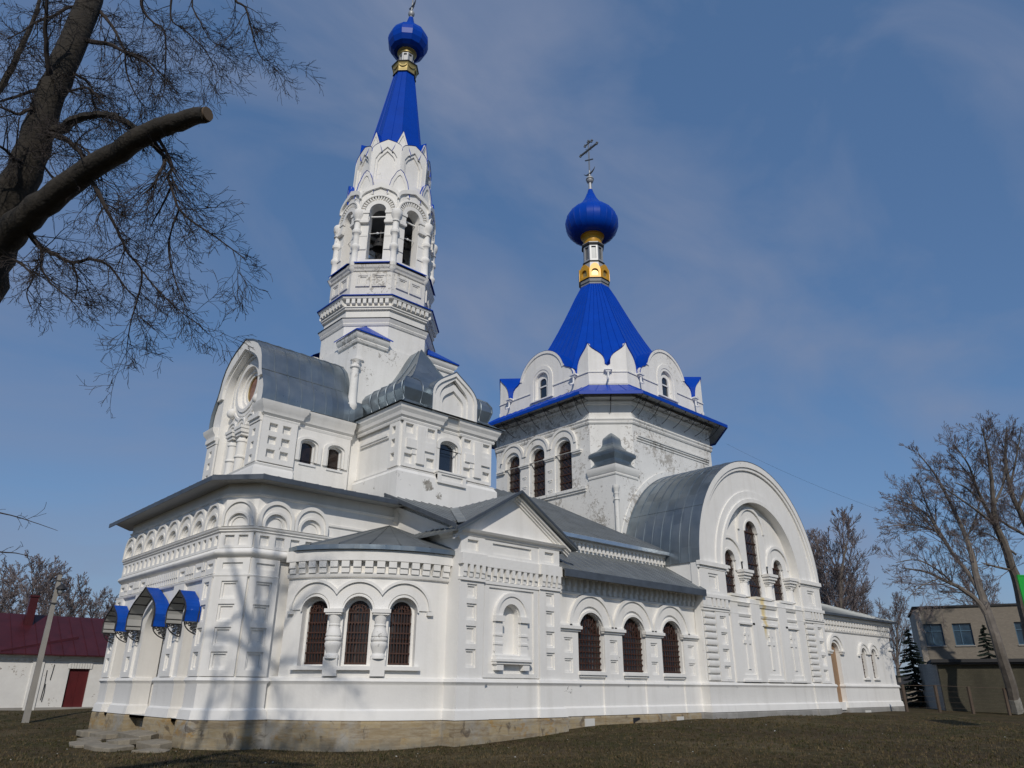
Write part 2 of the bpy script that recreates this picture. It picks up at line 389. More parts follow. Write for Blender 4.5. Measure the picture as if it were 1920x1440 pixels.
def window(fr, uc, hw, z0, zs, d, parent, rise=None, glass='glass_dark', grille='rust_iron', bars=(7, 6), name='window', lattice=False):
    mb = MB(glass); mb.prism(fr, arch(uc, hw+.02, z0-.02, zs, rise), (), d-.05, d)
    w = part(name, mb, parent)
    if grille:
        g = MB(grille); dd = d+.07; rr = hw if rise is None else rise
        def top(u): return zs+rr*math.sqrt(max(0, 1-((u-uc)/hw)**2))
        t = .013
        if lattice:
            stp = hw*.5; k = -30
            while k < 60:
                for sg in (1, -1):
                    a = [(uc+sg*(-hw), z0+k*stp), (uc+sg*hw, z0+k*stp+2*hw)]
                    (ua, za), (ub, zb) = a
                    if za > zs+rr*.6 or zb < z0: continue
                    ts = [i/12 for i in range(13)]; pts = [(ua+(ub-ua)*q, za+(zb-za)*q) for q in ts]; pts = [p for p in pts if z0 <= p[1] <= top(p[0])]
                    if len(pts) > 1: g.tube([fr(p[0], dd, p[1]) for p in (pts[0], pts[-1])], t*.8, 4)
                k += 1
                if z0+k*stp > zs+hw: break
        else:
            for i in range(bars[0]):
                u = uc-hw+2*hw*(i+.5)/bars[0]; g.box(fr, u-t, u+t, z0, top(u)-.01, dd-t, dd+t)
                for q in range(3):            # small hammered knots
                    zz = z0+(zs-z0)*(.22+.28*q); g.box(fr, u-t*2.1, u+t*2.1, zz-t*2, zz+t*2, dd-t*2, dd+t*2)
        for i in range(bars[1]):
            zz = z0+.04+(zs-z0-.04)*i/(bars[1]-1); g.box(fr, uc-hw, uc+hw, zz-.022, zz+.022, dd-.02, dd+.015)
        if not lattice:
            for r_ in (.42, .72): g.prism(fr, ring(uc, zs, hw*r_-.014, hw*r_+.014, 12), (), dd-.014, dd+.014)
            for a in range(20, 180, 20): g.tube([fr(uc+hw*.42*math.cos(R_(a)), dd, zs+hw*.42*math.sin(R_(a))), fr(uc+hw*.97*math.cos(R_(a)), dd, zs+rr*.97*math.sin(R_(a)))], .012, 4)
        part('grille', g, w)
    return w
def seams(mb, p00, p10, p01, p11, n, m=None, h=.035, w=.03, first=True):
    """standing seams on a roof quad p00-p10 (eave) p01-p11 (ridge)"""
    a, b, c, d = map(Vector, (p00, p10, p01, p11)); nn = (b-a).cross(c-a).normalized()
    if nn.z < 0: nn = -nn
    e = (b-a).normalized()
    for i in range(0 if first else 1, n+1):
        t = i/n; p = a.lerp(b, t); q = c.lerp(d, t)
        mb.add([p-e*w/2, p+e*w/2, p+nn*h, q-e*w/2, q+e*w/2, q+nn*h], [(0, 2, 5, 3), (1, 4, 5, 2), (0, 1, 2), (3, 5, 4)], m)
def slab(mb, a, b, c, d, t=.06, m=None):
    """roof plate with thickness, quad a b (eave) c d (ridge)"""
    a, b, c, d = map(Vector, (a, b, c, d)); dn = Vector((0, 0, -t))
    v = [a, b, c, d, a+dn, b+dn, c+dn, d+dn]
    mb.add(v, [(0, 1, 2, 3), (7, 6, 5, 4), (0, 4, 5, 1), (1, 5, 6, 2), (2, 6, 7, 3), (3, 7, 4, 0)], m)

# ================================================================== CHURCH
church = empty('church', (18, 6, 0), 'large white plastered church with bright blue tent roofs, two onion domes and zinc vaults', 'church')
TX, TY, DX, DY = 8.72, 6.3, 26.45, 6.3
BASE = [(-.03, 1.97), (.09, 1.92), (.13, 1.83), (.07, 1.75), (.06, 1.72), (.06, 1.03), (.12, .97), (.16, .70), (-.05, .70)]
STONE = [(-.05, .695), (.13, .695), (.16, .62), (.17, -.9)]
BAY = Cyl(6.58, 1.36, 4.69, R_(-161.5)); BAYLEN = 4.69*R_(70.3)
def bu(deg): return 4.69*(R_(deg)-R_(-161.5))
arcpts = [BAY(BAYLEN*i/24, 0, 0)[:2] for i in range(25)]
def pier(y0, y1): return [(.6, y1), (0, y1), (0, y0), (.6, y0)]
paths = [[(.6, 1.75), (0, 1.75), (0, .9), (.75, 0), (1.75, 0), (1.75, .2)], pier(2.9, 4.72), pier(7.08, 8.95), [(3, 11.9), (.75, 11.9), (0, 11.0), (0, 10.1), (.6, 10.1)],
         [(1.9, .25)] + arcpts[1:],
         [(6.45, -3.0), (6.45, -4.0), (7.55, -4.0), (7.55, -3.9), (10.28, -3.9), (10.28, -4.0), (11.38, -4.0), (11.38, -3.2)],
         [(11.3, -3.56), (12.72, -3.56), (12.72, -3.5), (14.3, -3.5), (14.3, -3.56), (15.62, -3.56), (15.62, -3.5), (17.0, -3.5), (17.0, -3.56), (18.3, -3.56), (18.3, -3.5), (19.75, -3.5), (19.75, -3.56), (21.1, -3.56)],
         [(20.95, -3.2), (20.95, -4.0), (23.1, -4.0), (23.1, -3.93), (30.9, -3.93), (30.9, -4.0), (33.1, -4.0), (33.1, -3.4)],
         [(33.05, -3.6), (34.15, -3.6), (34.15, -3.3)], [(35.4, -3.3), (35.4, -3.6), (42.9, -3.6), (42.9, 3)]]
st = MB('stone')
for p in paths: st.sweep(p, STONE)
st.sweep([(.3, 11.0), (.3, 1.0)], [(-.3, .695), (0, .695), (.05, -.9)])
st.sweep([(33.9, -3.5), (35.6, -3.5)], [(-.3, .9), (.03, .9), (.06, -.9)])
plinth = part('stone_plinth', st, church)
for (x, y, w, z0, z1) in ((12.95, -3.5, .55, .42, .72), (18.8, -3.5, .5, .40, .68), (37.2, -3.6, .75, .42, .66)):
    b = MB('white_plate'); b.box(Fr((x, y), (x+1, y)), 0, w, z0-.12, z1-.12, .1, .19); part('vent_cover', b, plinth)
b = MB('iron'); b.prism(Fr((15.35, -3.5), (16.4, -3.5)), [(0, .1), (.55, .05), (.6, .42), (.95, .52), (.9, .58), (0, .56)], (), .1, .185); part('vent_hole', b, plinth)

# ------------------------------------------------------------------ narthex
nw = MB()
for p in paths[:4]: nw.sweep(p, BASE)
FW = Fr((0, 11.0), (0, .9)); wy = lambda y: 11.0-y
FC = Fr((0, .9), (.75, 0)); FN = Fr((.75, 0), (1.75, 0)); FNC = Fr((.75, 11.9), (0, 11.0)); FS = Fr((1.75, .12), (6.6, .12)); FS0 = Fr((.75, 0), (6.6, 0))
OP = [(2.32, .57), (5.9, 1.18), (9.5, .57)]
holes = [keel(wy(y), h, .705, 3.6 if h < 1 else 3.35, 4.55 if h < 1 else 4.8) for y, h in OP]
nw.prism(FW, rect(0, 10.1, .6, 8.2), holes, -.75, 0)
nw.box(FC, 0, FC.len, .6, 8.2, -.5, 0); nw.box(FNC, 0, FNC.len, .6, 8.2, -.5, 0); nw.box(FN, 0, 1.0, .6, 5.62, -.5, 0); nw.box(FS, 0, 4.85, .6, 8.25, -.5, 0); nw.box(FS0, 0, 5.85, 5.62, 8.2, -.3, 0)
# pilaster strips with sunk panels
ROWS = [(2.14, 2.68), (2.86, 3.42), (3.59, 4.14), (4.3, 4.87)]
pil(nw, FC, 0, FC.len, 1.95, 5.05, 0, .10, [(.30, .86, a, b) for a, b in ROWS])
pil(nw, FN, 0, 1.0, 1.95, 5.05, 0, .10, [(.24, .80, a, b) for a, b in ROWS])
for y0, y1 in ((.9, 1.72), (2.93, 4.7), (7.1, 8.93), (10.12, 11.0)):
    c = (y0+y1)/2
    w = y1-y0
    if w < 1: pil(nw, FW, wy(y1), wy(y0), 1.95, 5.05, 0, .10, [(wy(c)-.22, wy(c)+.22, a, b) for a, b in ROWS])
    else: pil(nw, FW, wy(c)-.5, wy(c)+.5, 1.95, 5.05, 0, .10, [(wy(c)-.2, wy(c)+.2, a, b) for a, b in ROWS[:2]])
NP = [(1.4, 11.9), (.75, 11.9), (0, 11.0), (0, .9), (.75, 0), (1.75, 0)]; NPL = NP[:-1]+[(6.5, 0)]
nw.sweep(NP, [(0, 4.98), (.10, 5.0), (.12, 5.06), (.05, 5.1), (0, 5.1)])
# short panels above that line, little hanging arcs between them on the west side
for y in (1.3, 2.32, 3.82, 8.0, 9.5, 10.55):
    nw.prism(FW, rect(wy(y)-.34, wy(y)+.34, 5.12, 5.6), [rect(wy(y)-.22, wy(y)+.22, 5.3, 5.47)], 0, .07)
pil(nw, FC, 0, FC.len, 5.1, 5.62, 0, .06, [(.22, .93, 5.27, 5.47)], 0); pil(nw, FN, 0, 1., 5.1, 5.62, 0, .06, [(.18, .84, 5.27, 5.47)], 0)
for y0, y1, n in ((1.66, 1.98, 2), (2.7, 3.45, 5), (4.2, 7.6, 17), (8.38, 9.12, 5), (9.88, 10.2, 2)):
    dentils(nw, FW, wy(y1), wy(y0), n, .62, 5.3, 5.56, 0, .11); dentils(nw, FW, wy(y1), wy(y0), n, .62, 5.12, 5.3, 0, .07)
TOR = [(0, 5.62)] + [(.06+.13*math.sin(math.pi*i/8), 5.65+.30*i/8) for i in range(9)] + [(0, 5.97)]
nw.sweep(NPL, TOR, smooth=True)
pil(nw, FW, 0, 10.1, 5.95, 6.46, 0, .09, [(.17+.505*i, .17+.505*i+.27, 6.04, 6.38) for i in range(20)], .0)
pil(nw, FC, 0, FC.len, 5.95, 6.46, 0, .09, [(.17, .51, 6.04, 6.38), (.66, 1.0, 6.04, 6.38)], 0); pil(nw, FS0, 0, 2.7, 5.95, 6.46, 0, .09, [(.16+.56*i, .5+.56*i, 6.04, 6.38) for i in range(4)], 0)
nw.sweep(NPL, [(0, 6.44), (.10, 6.46), (.14, 6.5), (.11, 6.54), (.17, 6.58), (.19, 6.64), (.1, 6.66), (0, 6.665)])
# blind arcade frieze
ar = MB()
def arcade(fr, centres, r):
    for c in centres:
        b, zs_ = 6.66, 7.60-r
        ar.prism(fr, arch(c, r-.005, b, zs_, n=16), [arch(c, r*.74, b+.005, 6.75, n=14)], 0, .12)
        ar.prism(fr, arch(c, r-.003, b, zs_, n=16), [arch(c, r*.84, b+.004, zs_-.02, n=16)], .12, .19)
        ar.prism(fr, arch(c, r*.75, b, 6.75, n=14), [arch(c, r*.62, b+.006, 6.75, n=14)], .0, .16)
        ar.prism(fr, arch(c, r*.63, b, 6.74, n=12), [arch(c, r*.46, b+.006, 6.74, n=12)], 0, .05)
rw = 10.1/16
arcade(FW, [rw*(2*i+1) for i in range(8)], rw); arcade(FC, [FC.len/2], FC.len/2-.01); arcade(FNC, [FNC.len/2], FNC.len/2-.01); arcade(FS0, [.66, 1.98], .65)
nw.sweep(NPL, [(0, 7.70), (.05, 7.72), (.08, 7.79), (0, 7.82)])
nw.sweep([(2.0+.75, 0), (6.5, 0)], [(0, 7.02), (.06, 7.05), (.06, 7.12), (0, 7.15)])
narthex = part('narthex_wall', nw, church)
part('arcade_frieze', ar, narthex)
pr = MB('plaster')
pr.box(Fr((2.3, 10.4), (2.3, 1.5)), 0, 8.9, .65, 5.0, -.1, 0); pr.box(Fr((.7, 1.5), (2.3, 1.5)), 0, 1.6, .65, 5.0, 0, .1); pr.box(Fr((.7, 10.4), (2.3, 10.4)), 0, 1.6, .65, 5.0, -.1, 0)
pr.box(Fr((.7, 1.5), (2.3, 1.5)), 0, 1.6, 4.9, 5.0, -8.9, 0); pr.box(Fr((.0, 1.5), (2.3, 1.5)), 0, 2.3, .6, .69, -8.9, 0)
pr.box(Fr((2.3, 10.4), (2.3, 1.5)), 0, 8.9, 3.1, 3.2, 0, .06)
for y in (4.0, 7.8): pr.box(Fr((.7, y), (2.3, y)), 0, 1.6, .65, 5.0, -.35, .35)
part('porch_room', pr, narthex)
d = MB('wood_door'); d.box(Fr((2.3, 7), (2.3, 4.8)), .2, 2.0, .7, 3.0, 0, .05); part('door', d, church)
# canopies
for k, (y, hw, zb, zt) in enumerate(((2.32, .82, 3.62, 4.66), (5.9, 1.46, 3.60, 5.06), (9.5, .80, 3.63, 4.66))):
    c = MB('blue_worn'); o = keel(wy(y), hw, zb, zb+.18, zt, 1.18, 8)[1:] + [(wy(y)-hw, zb)]
    n = len(o); D = .58
    vs = [FW(u, d, z) for d in (.06, D) for u, z in o]; c.add(vs, [(i, i+1, n+i+1, n+i) for i in range(n-1)], 'blue_worn')
    cu = wy(y)
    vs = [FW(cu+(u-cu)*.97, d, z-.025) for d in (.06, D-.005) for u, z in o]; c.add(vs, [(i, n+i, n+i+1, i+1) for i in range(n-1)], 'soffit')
    can = part('canopy', c, church)
    f = MB('iron')
    f.tube([FW(u, D, z-.01) for u, z in o], .03, 5); f.tube([FW(u, .12, z-.03) for u, z in o], .022, 4)
    for i in range(1, n-1, 2): f.tube([FW(cu+(o[i][0]-cu)*.965, q, o[i][1]-.035) for q in (.07, D)], .018, 4)
    part('frame', f, can)
    for s in (-1, 1):
        b = MB('iron'); u = cu+s*(hw-.05)
        b.tube([FW(u, .05, zb), FW(u, D, zb)], .02, 4); b.tube([FW(u, .05, zb), FW(u, .05, zb-.38)], .02, 4)
        b.tube([FW(u, .05+(D-.1)*math.cos(a)**1.4, zb-.40*math.sin(a)) for a in [math.pi/2*i/8 for i in range(9)]], .02, 4)
        for (cd_, cz, r) in ((.17, .12, .10), (.34, .09, .075), (.12, .28, .06), (.47, .06, .05), (.27, .22, .05)):
            b.tube([FW(u, cd_+r*(1-i/22)*math.cos(i*.75), zb-cz+r*(1-i/22)*math.sin(i*.75)) for i in range(16)], .015, 4)
        part('bracket', b, can)
# narthex roof (hipped)
rf = MB('zinc_dark')
E0 = [(-.72, 12.0), (-.72, .62), (.46, -.72), (6.1, -.72)]; I0 = [(2.6, 9.3), (2.6, 3.7), (3.0, 3.3), (6.1, 3.3)]
ze, zi = 8.28, 9.35
for i in range(3):
    a, b = E0[i], E0[i+1]; c, d = I0[i], I0[i+1]
    slab(rf, (*a, ze), (*b, ze), (*d, zi), (*c, zi), .05)
    if i != 1: seams(rf, (*a, ze), (*b, ze), (*c, zi), (*d, zi), 16 if i == 0 else 11, h=.04, w=.05)
rf.sweep(E0, [(.005, 8.30), (.03, 8.28), (.03, 8.12), (-.01, 8.12), (-.03, 8.2)], 'zinc_edge')
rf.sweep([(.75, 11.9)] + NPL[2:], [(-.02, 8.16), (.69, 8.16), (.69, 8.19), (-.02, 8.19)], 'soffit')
roof = part('hipped_roof', rf, church)

# ------------------------------------------------------------------ rounded corner bay
bw = MB()
bw.sweep(paths[4], BASE, smooth=True)
WB = [(bu(-147.0), .38), (bu(-129.2), .38), (bu(-111.2), .38)]
RO = .47
bw.prism(BAY, rect(0, BAYLEN, .65, 6.1), [arch(u, RO, 2.28, 3.96) for u, h in WB], -.32, 0)
def clipring(u, zc, r0, r1, l0, l1, d0, d1, down=0.):
    def a_(l): return math.acos(min(1, l/r1))
    A = [a_(l1)+(math.pi-a_(l1)-a_(l0))*i/18 for i in range(19)]
    out = [(u+r1*math.cos(a), zc+r1*math.sin(a)) for a in A]
    zi = max(0, (r0*r0-l1*l1)) ** .5 if r0 > l1 else 0; zj = max(0, (r0*r0-l0*l0)) ** .5 if r0 > l0 else 0
    b0 = math.acos(min(1, l1/r0)); b1 = math.acos(min(1, l0/r0)); B = [b0+(math.pi-b0-b1)*i/18 for i in range(19)]
    inn = [(u+r0*math.cos(a), zc+r0*math.sin(a)) for a in reversed(B)]
    pts = ([(u+l1, zc)] if r0 <= l1 < r1 else [])+out+([(u-l0, zc)] if r0 <= l0 < r1 else [])+inn
    bw.prism(BAY, pts, (), d0, d1)
for k, (u, h) in enumerate(WB):
    l0 = 9 if k == 0 else (u-WB[k-1][0])/2; l1 = 9 if k == 2 else (WB[k+1][0]-u)/2
    clipring(u, 4.02, .52, .86, min(l0, .86), min(l1, .86), 0, .05); clipring(u, 4.02, .86, .95, min(l0, .95), min(l1, .95), 0, .13)
for u, h in WB:
    bw.prism(BAY, arch(u, RO+.02, 2.27, 3.96), [arch(u, h, 2.33, 3.94)], -.40, -.24)
    bw.prism(BAY, ring(u, 3.96, RO+.0, RO+.05, 18), (), 0, .08)
    bw.box(BAY, u-.62, u+.62, 2.16, 2.28, 0, .16)
for a in (-160.5, -98): pass
for u, s in ((bu(-147.0)-.91, -1), (bu(-111.2)+.91, 1)):
    bw.box(BAY, u-.1, u+.1, 3.88, 4.0, 0, .12)
bw.sweep([BAY(BAYLEN*i/24, 0, 0)[:2] for i in range(25)], [(0, 5.02), (.09, 5.05), (.12, 5.12), (.12, 5.18), (.02, 5.18)], smooth=False)
nd = 15
for i in range(nd):
    u = BAYLEN*(i+.7)/(nd+.3); bw.box(BAY, u-.125, u+.125, 5.18, 5.36, .0, .17); bw.box(BAY, u-.125, u+.125, 5.36, 5.56, .0, .22)
bw.sweep([BAY(BAYLEN*i/24, 0, 0)[:2] for i in range(25)], [(0, 5.56), (.24, 5.57), (.24, 5.92), (0, 5.92)], smooth=False)
bay = part('corner_bay', bw, church)
for a in (-138.1, -120.2):
    c = MB(); x, y, _ = BAY(bu(a), .02, 0)
    def sq(r, z): return (r, z)
    c.box(BAY, bu(a)-.25, bu(a)+.25, 3.84, 3.9, -.1, .26); c.box(BAY, bu(a)-.29, bu(a)+.29, 3.9, 4.02, -.1, .30); c.box(BAY, bu(a)-.225, bu(a)+.225, 1.98, 2.55, -.1, .16)
    c.lathe((x, y), [(.24, 2.5), (.24, 2.58), (.22, 2.62), (.19, 2.66), (.2, 2.72), (.25, 2.86), (.268, 2.95), (.25, 3.0), (.235, 3.02), (.26, 3.04), (.272, 3.08), (.26, 3.13), (.235, 3.15), (.258, 3.19), (.25, 3.26), (.2, 3.4), (.17, 3.48), (.175, 3.5), (.19, 3.51), (.19, 3.54), (.175, 3.56), (.19, 3.66), (.21, 3.78), (.22, 3.86)], 24)
    part('column', c, bay)
for u, h in WB: window(BAY, u, h, 2.33, 3.94, -.34, church)
br = MB('zinc_dark'); apex = (6.05, -.05, 7.42); EV = [BAY(BAYLEN*i/12, .34, 6.08) for i in range(13)]
EV = [(2.05, .9, 6.08)] + EV[1:] + [(6.62, -3.62, 6.08)]
for i in range(len(EV)-1):
    br.add([EV[i], EV[i+1], apex], [(0, 1, 2)])
    if i % 2 == 0:
        a = Vector(EV[i]); e = Vector(apex); s = (Vector(EV[i+1])-a).normalized()*.03
        br.add([a-s, a+s, a+Vector((0, 0, .05)), e-s*.2, e+s*.2, e+Vector((0, 0, .03))], [(0, 2, 5, 3), (1, 4, 5, 2)])
br.sweep([p[:2] for p in EV], [(0, 6.085), (.02, 6.08), (.02, 5.93), (-.33, 5.93)], 'zinc')
part('bay_roof', br, bay)

# ------------------------------------------------------------------ pedimented bay
pb = MB()
pb.sweep(paths[5], BASE)
FB = Fr((6.45, -3.9), (11.38, -3.9)); bx = lambda x: x-6.45
pb.prism(Fr((6.45, .3), (6.45, -3.5)), [(0, .6), (3.8, .6), (3.8, 7.1), (0, 8.66)], (), -.4, 0); pb.box(Fr((11.38, -3.5), (11.38, 0)), 0, 3.6, .6, 6.9, -.4, 0)
pb.prism(FB, rect(0, 4.93, .6, 6.9), [arch(bx(8.88), .40, 2.75, 4.02)], -.4, 0); pb.box(FB, bx(8.3), bx(9.5), 2.6, 4.6, -.3, -.24)
BR = [(2.28, 2.86), (3.03, 3.6), (3.78, 4.33), (4.5, 4.98)]
for a, b in ((6.45, 7.55), (10.28, 11.38)):
    pil(pb, FB, bx(a), bx(b), 1.95, 5.1, 0, .10, [(bx(a)+.33, bx(a)+.78, p, q) for p, q in BR])
    pb.box(FB, bx(a)-.02, bx(b)+.02, 5.62, 6.0, 0, .24); pb.box(FB, bx(a), bx(b), 5.08, 5.2, 0, .17)
    dentils(pb, FB, bx(a)+.0, bx(b), 4, .55, 5.2, 5.62, 0, .2); dentils(pb, FB, bx(a)+.0, bx(b), 4, .55, 5.36, 5.62, .2, .24)
    pil(pb, FB, bx(a), bx(b), 6.0, 6.62, 0, .1, [(bx(a)+.3, bx(a)+.8, 6.12, 6.5)], 0)
pb.prism(FB, rect(bx(7.6), bx(10.25), 1.98, 5.05), [rect(bx(7.82), bx(10.02), 2.12, 4.95)], 0, .06)
pb.box(FB, bx(7.55), bx(10.28), 5.05, 5.16, 0, .1); pb.box(FB, bx(7.55), bx(10.28), 5.62, 5.98, 0, .16)
dentils(pb, FB, bx(7.6), bx(10.25), 9, .5, 5.34, 5.62, 0, .15); dentils(pb, FB, bx(7.6), bx(10.25), 9, .5, 5.18, 5.34, 0, .09)
pil(pb, FB, bx(7.55), bx(10.28), 6.0, 6.62, 0, .07, [(bx(7.95), bx(9.9), 6.12, 6.5)], 0)
# niche surround
c = bx(8.88)
pb.prism(FB, ring(c, 4.02, .42, .80, 18), (), 0, .10); pb.prism(FB, ring(c, 4.02, .68, .80, 18), (), .10, .15)
for s in (-1, 1):
    u = c+s*.61; pb.box(FB, u-.22, u+.22, 3.82, 4.02, 0, .18)
    for z0, z1, w, dd in ((2.70, 3.05, .17, .1), (3.05, 3.12, .19, .13), (3.12, 3.34, .17, .1), (3.34, 3.41, .19, .13), (3.41, 3.82, .17, .1)): pb.box(FB, u-w, u+w, z0, z1, 0, dd)
    pb.box(FB, c+s*.62-.15, c+s*.62+.15, 2.22, 2.42, 0, .2)
pb.box(FB, c-.84, c+.84, 2.42, 2.5, 0, .24); pb.box(FB, c-.86, c+.86, 2.5, 2.58, 0, .3); pb.box(FB, c-.82, c+.82, 2.58, 2.7, 0, .2)
ENT = [(0, 6.6), (.08, 6.63), (.12, 6.70), (.2, 6.74), (.26, 6.82), (0, 6.84)]
pb.sweep([(6.45, -2.9), (6.45, -3.95), (11.38, -3.95), (11.38, -3.0)], ENT)
GA = 9.0; ZT = 8.50
pb.prism(FB, [(bx(6.45), 6.8), (bx(11.55), 6.8), (bx(GA), ZT-.1)], (), -.3, .05)
for s, xe in ((-1, 6.15), (1, 11.85)):
    for k, (dz, d1) in enumerate(((.02, .30), (.10, .20), (.18, .12))):
        e = Vector((xe, 6.72)); t = Vector((GA, ZT)); off = Vector((0, -dz)); w = Vector((0, -.10))
        poly = [tuple(e+off), tuple(t+off), tuple(t+off+w), tuple(e+off+w)]
        pb.prism(FB, [(bx(p[0]), p[1]) for p in poly], (), 0, d1)
# raking moulding on the west return
for dz, dd in ((.05, .16), (.18, .08)):
    Fx = Fr((6.45, 0), (6.45, -4)); pb.prism(Fx, [(0, 8.3-dz-.14), (4.0, 6.78-dz-.14), (4.0, 6.78-dz), (0, 8.3-dz)], (), 0, dd)
    
pedb = part('pediment_bay', pb, church)
g = MB('zinc_dark')
zs = lambda y: 6.86+.405*(y+4.35)
slab(g, (5.95, -3.7, zs(-3.7)), (11.5, -3.7, zs(-3.7)), (11.5, .35, zs(.35)), (5.95, .35, zs(.35)), .06)
seams(g, (5.95, -3.7, zs(-3.7)), (9.0, -3.7, zs(-3.7)), (5.95, .3, zs(.3)), (9., .3, zs(.3)), 8, w=.045, h=.035)
for s, xe in ((-1, 5.98), (1, 12.02)):
    a, b, c_, d_ = (xe, -4.4, 6.72), (GA, -4.4, ZT+.03), (GA, .1, ZT+.03), (xe, .1, 6.72)
    if s > 0: a, b, c_, d_ = b, a, d_, c_
    slab(g, a, b, c_, d_, .07)
    if s < 0: seams(g, a, d_, b, c_, 11, w=.04, h=.028)
    else: seams(g, b, c_, a, d_, 11, w=.04, h=.028)
g.prism(Fr((5.9, -4.4), (12.1, -4.4)), [(.05, 6.70), (.05, 6.78), (GA-5.9, ZT+.07), (6.15, 6.78), (6.15, 6.70), (GA-5.9, ZT-.02)], (), -.05, .02, 'zinc_edge')
g.prism(Fr((5.93, .3), (5.93, -4.36)), [(0, zs(.3)-.14), (0, zs(.3)+.03), (4.6, zs(-4.3)+.03), (4.6, zs(-4.3)-.14)], (), -.05, .0, 'zinc_edge')
def gpt(t): x = 5.98+(GA-5.98)*t; z = 6.72+(ZT-6.69)*t; return (x, -4.35+(z-zs(-4.35))/.405, z)
a, b = Vector(gpt(.09)), Vector(gpt(.9)); g.add([a+Vector((-.2, 0, .05)), a+Vector((.2, 0, .16)), b+Vector((.2, 0, .16)), b+Vector((-.2, 0, .05))], [(0, 1, 2, 3)], 'zinc')
part('gabled_roof', g, church)

# ------------------------------------------------------------------ aisle with three windows
aw = MB(); FA = Fr((11.3, -3.5), (21.1, -3.5)); ax = lambda x: x-11.3
aw.sweep(paths[6], BASE)
AC = (13.6, 16.3, 19.0)
aw.prism(FA, rect(0, 9.8, .6, 6.0), [arch(ax(x), .78, 2.28, 3.66) for x in AC], -.42, 0)
for x in AC:
    u = ax(x)
    aw.prism(FA, ring(u, 3.92, .80, 1.30, 22), (), 0, .08); aw.prism(FA, ring(u, 3.92, 1.18, 1.32, 22), (), .08, .15); aw.prism(FA, ring(u, 3.72, .76, .84, 20), (), 0, .12)
    aw.box(FA, u-.8, u+.8, 2.14, 2.26, 0, .16); aw.box(FA, u-.74, u+.74, 2.06, 2.14, 0, .1)
for i, x in enumerate((12.25, 14.95, 17.65, 20.4)):
    u = ax(x); pil(aw, FA, u-.56, u+.56, 1.95, 3.72, 0, .08, [(u-.24, u+.24, 2.2, 2.72), (u-.24, u+.24, 2.92, 3.48)])
    aw.box(FA, u-.66, u+.66, 3.72, 3.80, 0, .14); aw.box(FA, u-.68, u+.68, 3.80, 3.92, 0, .22); aw.box(FA, u-.64, u+.64, 3.92, 3.98, 0, .15)
aw.sweep([(11.4, -3.5), (21.0, -3.5)], [(0, 5.10), (.06, 5.12), (.08, 5.2), (0, 5.22)])
dentils(aw, FA, .1, 9.7, 27, .42, 5.24, 5.42, 0, .13); dentils(aw, FA, .1, 9.7, 27, .42, 5.42, 5.85, 0, .2)
aw.box(FA, 0, 9.8, 5.72, 5.95, 0, .24)
aisle = part('aisle_wall', aw, church)
for x in AC: window(FA, ax(x), .765, 2.30, 3.66, -.20, church, bars=(9, 7))
ro = MB('zinc_dark')
slab(ro, (11.4, -4.25, 5.93), (21.0, -4.25, 5.93), (21.0, -1.95, 7.24), (11.4, -1.95, 7.24), .05)
seams(ro, (11.4, -4.25, 5.93), (21.0, -4.25, 5.93), (11.4, -1.95, 7.24), (21.0, -1.95, 7.24), 19, w=.05, h=.04)
ro.sweep([(11.42, -4.25), (21.0, -4.25)], [(.005, 5.95), (.03, 5.94), (.03, 5.66), (-.02, 5.66), (-.02, 5.9)], 'zinc_edge')
part('lean_to_roof', ro, aisle)
# clerestory and nave roof
cl = MB('plaster_old'); FCl = Fr((11.2, -2.0), (21.2, -2.0))
cl.box(FCl, 0, 10, 7.0, 7.85, -.3, 0, 'plaster'); dentils(cl, FCl, .05, 9.9, 36, .5, 7.3, 7.62, 0, .12, 'plaster'); cl.box(FCl, 0, 10, 7.62, 7.84, 0, .16, 'plaster')
cle = part('clerestory_wall', cl, church)
nr = MB('zinc_dark')
slab(nr, (11.35, -2.35, 7.88), (20.8, -2.35, 7.88), (20.8, 6.3, 12.0), (11.35, 6.3, 12.0), .06)
slab(nr, (11.35, 6.3, 12.0), (20.8, 6.3, 12.0), (20.8, 14.9, 7.88), (11.35, 14.9, 7.88), .06)
seams(nr, (11.35, -2.35, 7.88), (21., -2.35, 7.88), (11.35, 6.3, 12.0), (21., 6.3, 12.0), 20, w=.05, h=.05)
nr.sweep([(11.4, -2.36), (21.3, -2.36)], [(.005, 7.9), (.05, 7.88), (.05, 7.72), (-.1, 7.72)], 'zinc_bright')
nr.prism(Fr((11.4, 14), (11.4, -2)), [(.2, 7.9), (15.9, 7.9), (7.7, 11.9)], (), -.2, 0, 'plaster')
part('nave_roof', nr, cle)

# ------------------------------------------------------------------ south transept
tw = MB('plaster_stained'); FT = Fr((20.95, -3.93), (33.1, -3.93)); tx = lambda x: x-20.95
tw.sweep(paths[7], BASE)
XC, TR, TZ = 27.0, 6.03, 7.28
c = tx(XC); DROP = 5.92
outer = [(0, .6), (12.15, .6), (12.15, TZ)] + [(c+TR*math.cos(R_(i*180/40)), TZ+TR*math.sin(R_(i*180/40))) for i in range(41)] + [(0, TZ)]
outer = [p for i, p in enumerate(outer) if i == 0 or (Vector(p)-Vector(outer[i-1])).length > .01]
r1 = 3.78; rec = [(c-r1, DROP), (c+r1, DROP)] + [(c+r1*math.cos(R_(i*6)), TZ+r1*math.sin(R_(i*6))) for i in range(31)]
tw.prism(FT, outer, [rec], -.36, 0, back=True)
cw = tx(26.75); TW = [(cw-2.42, .48, 7.80), (cw, .60, 9.50), (cw+2.42, .48, 7.80)]
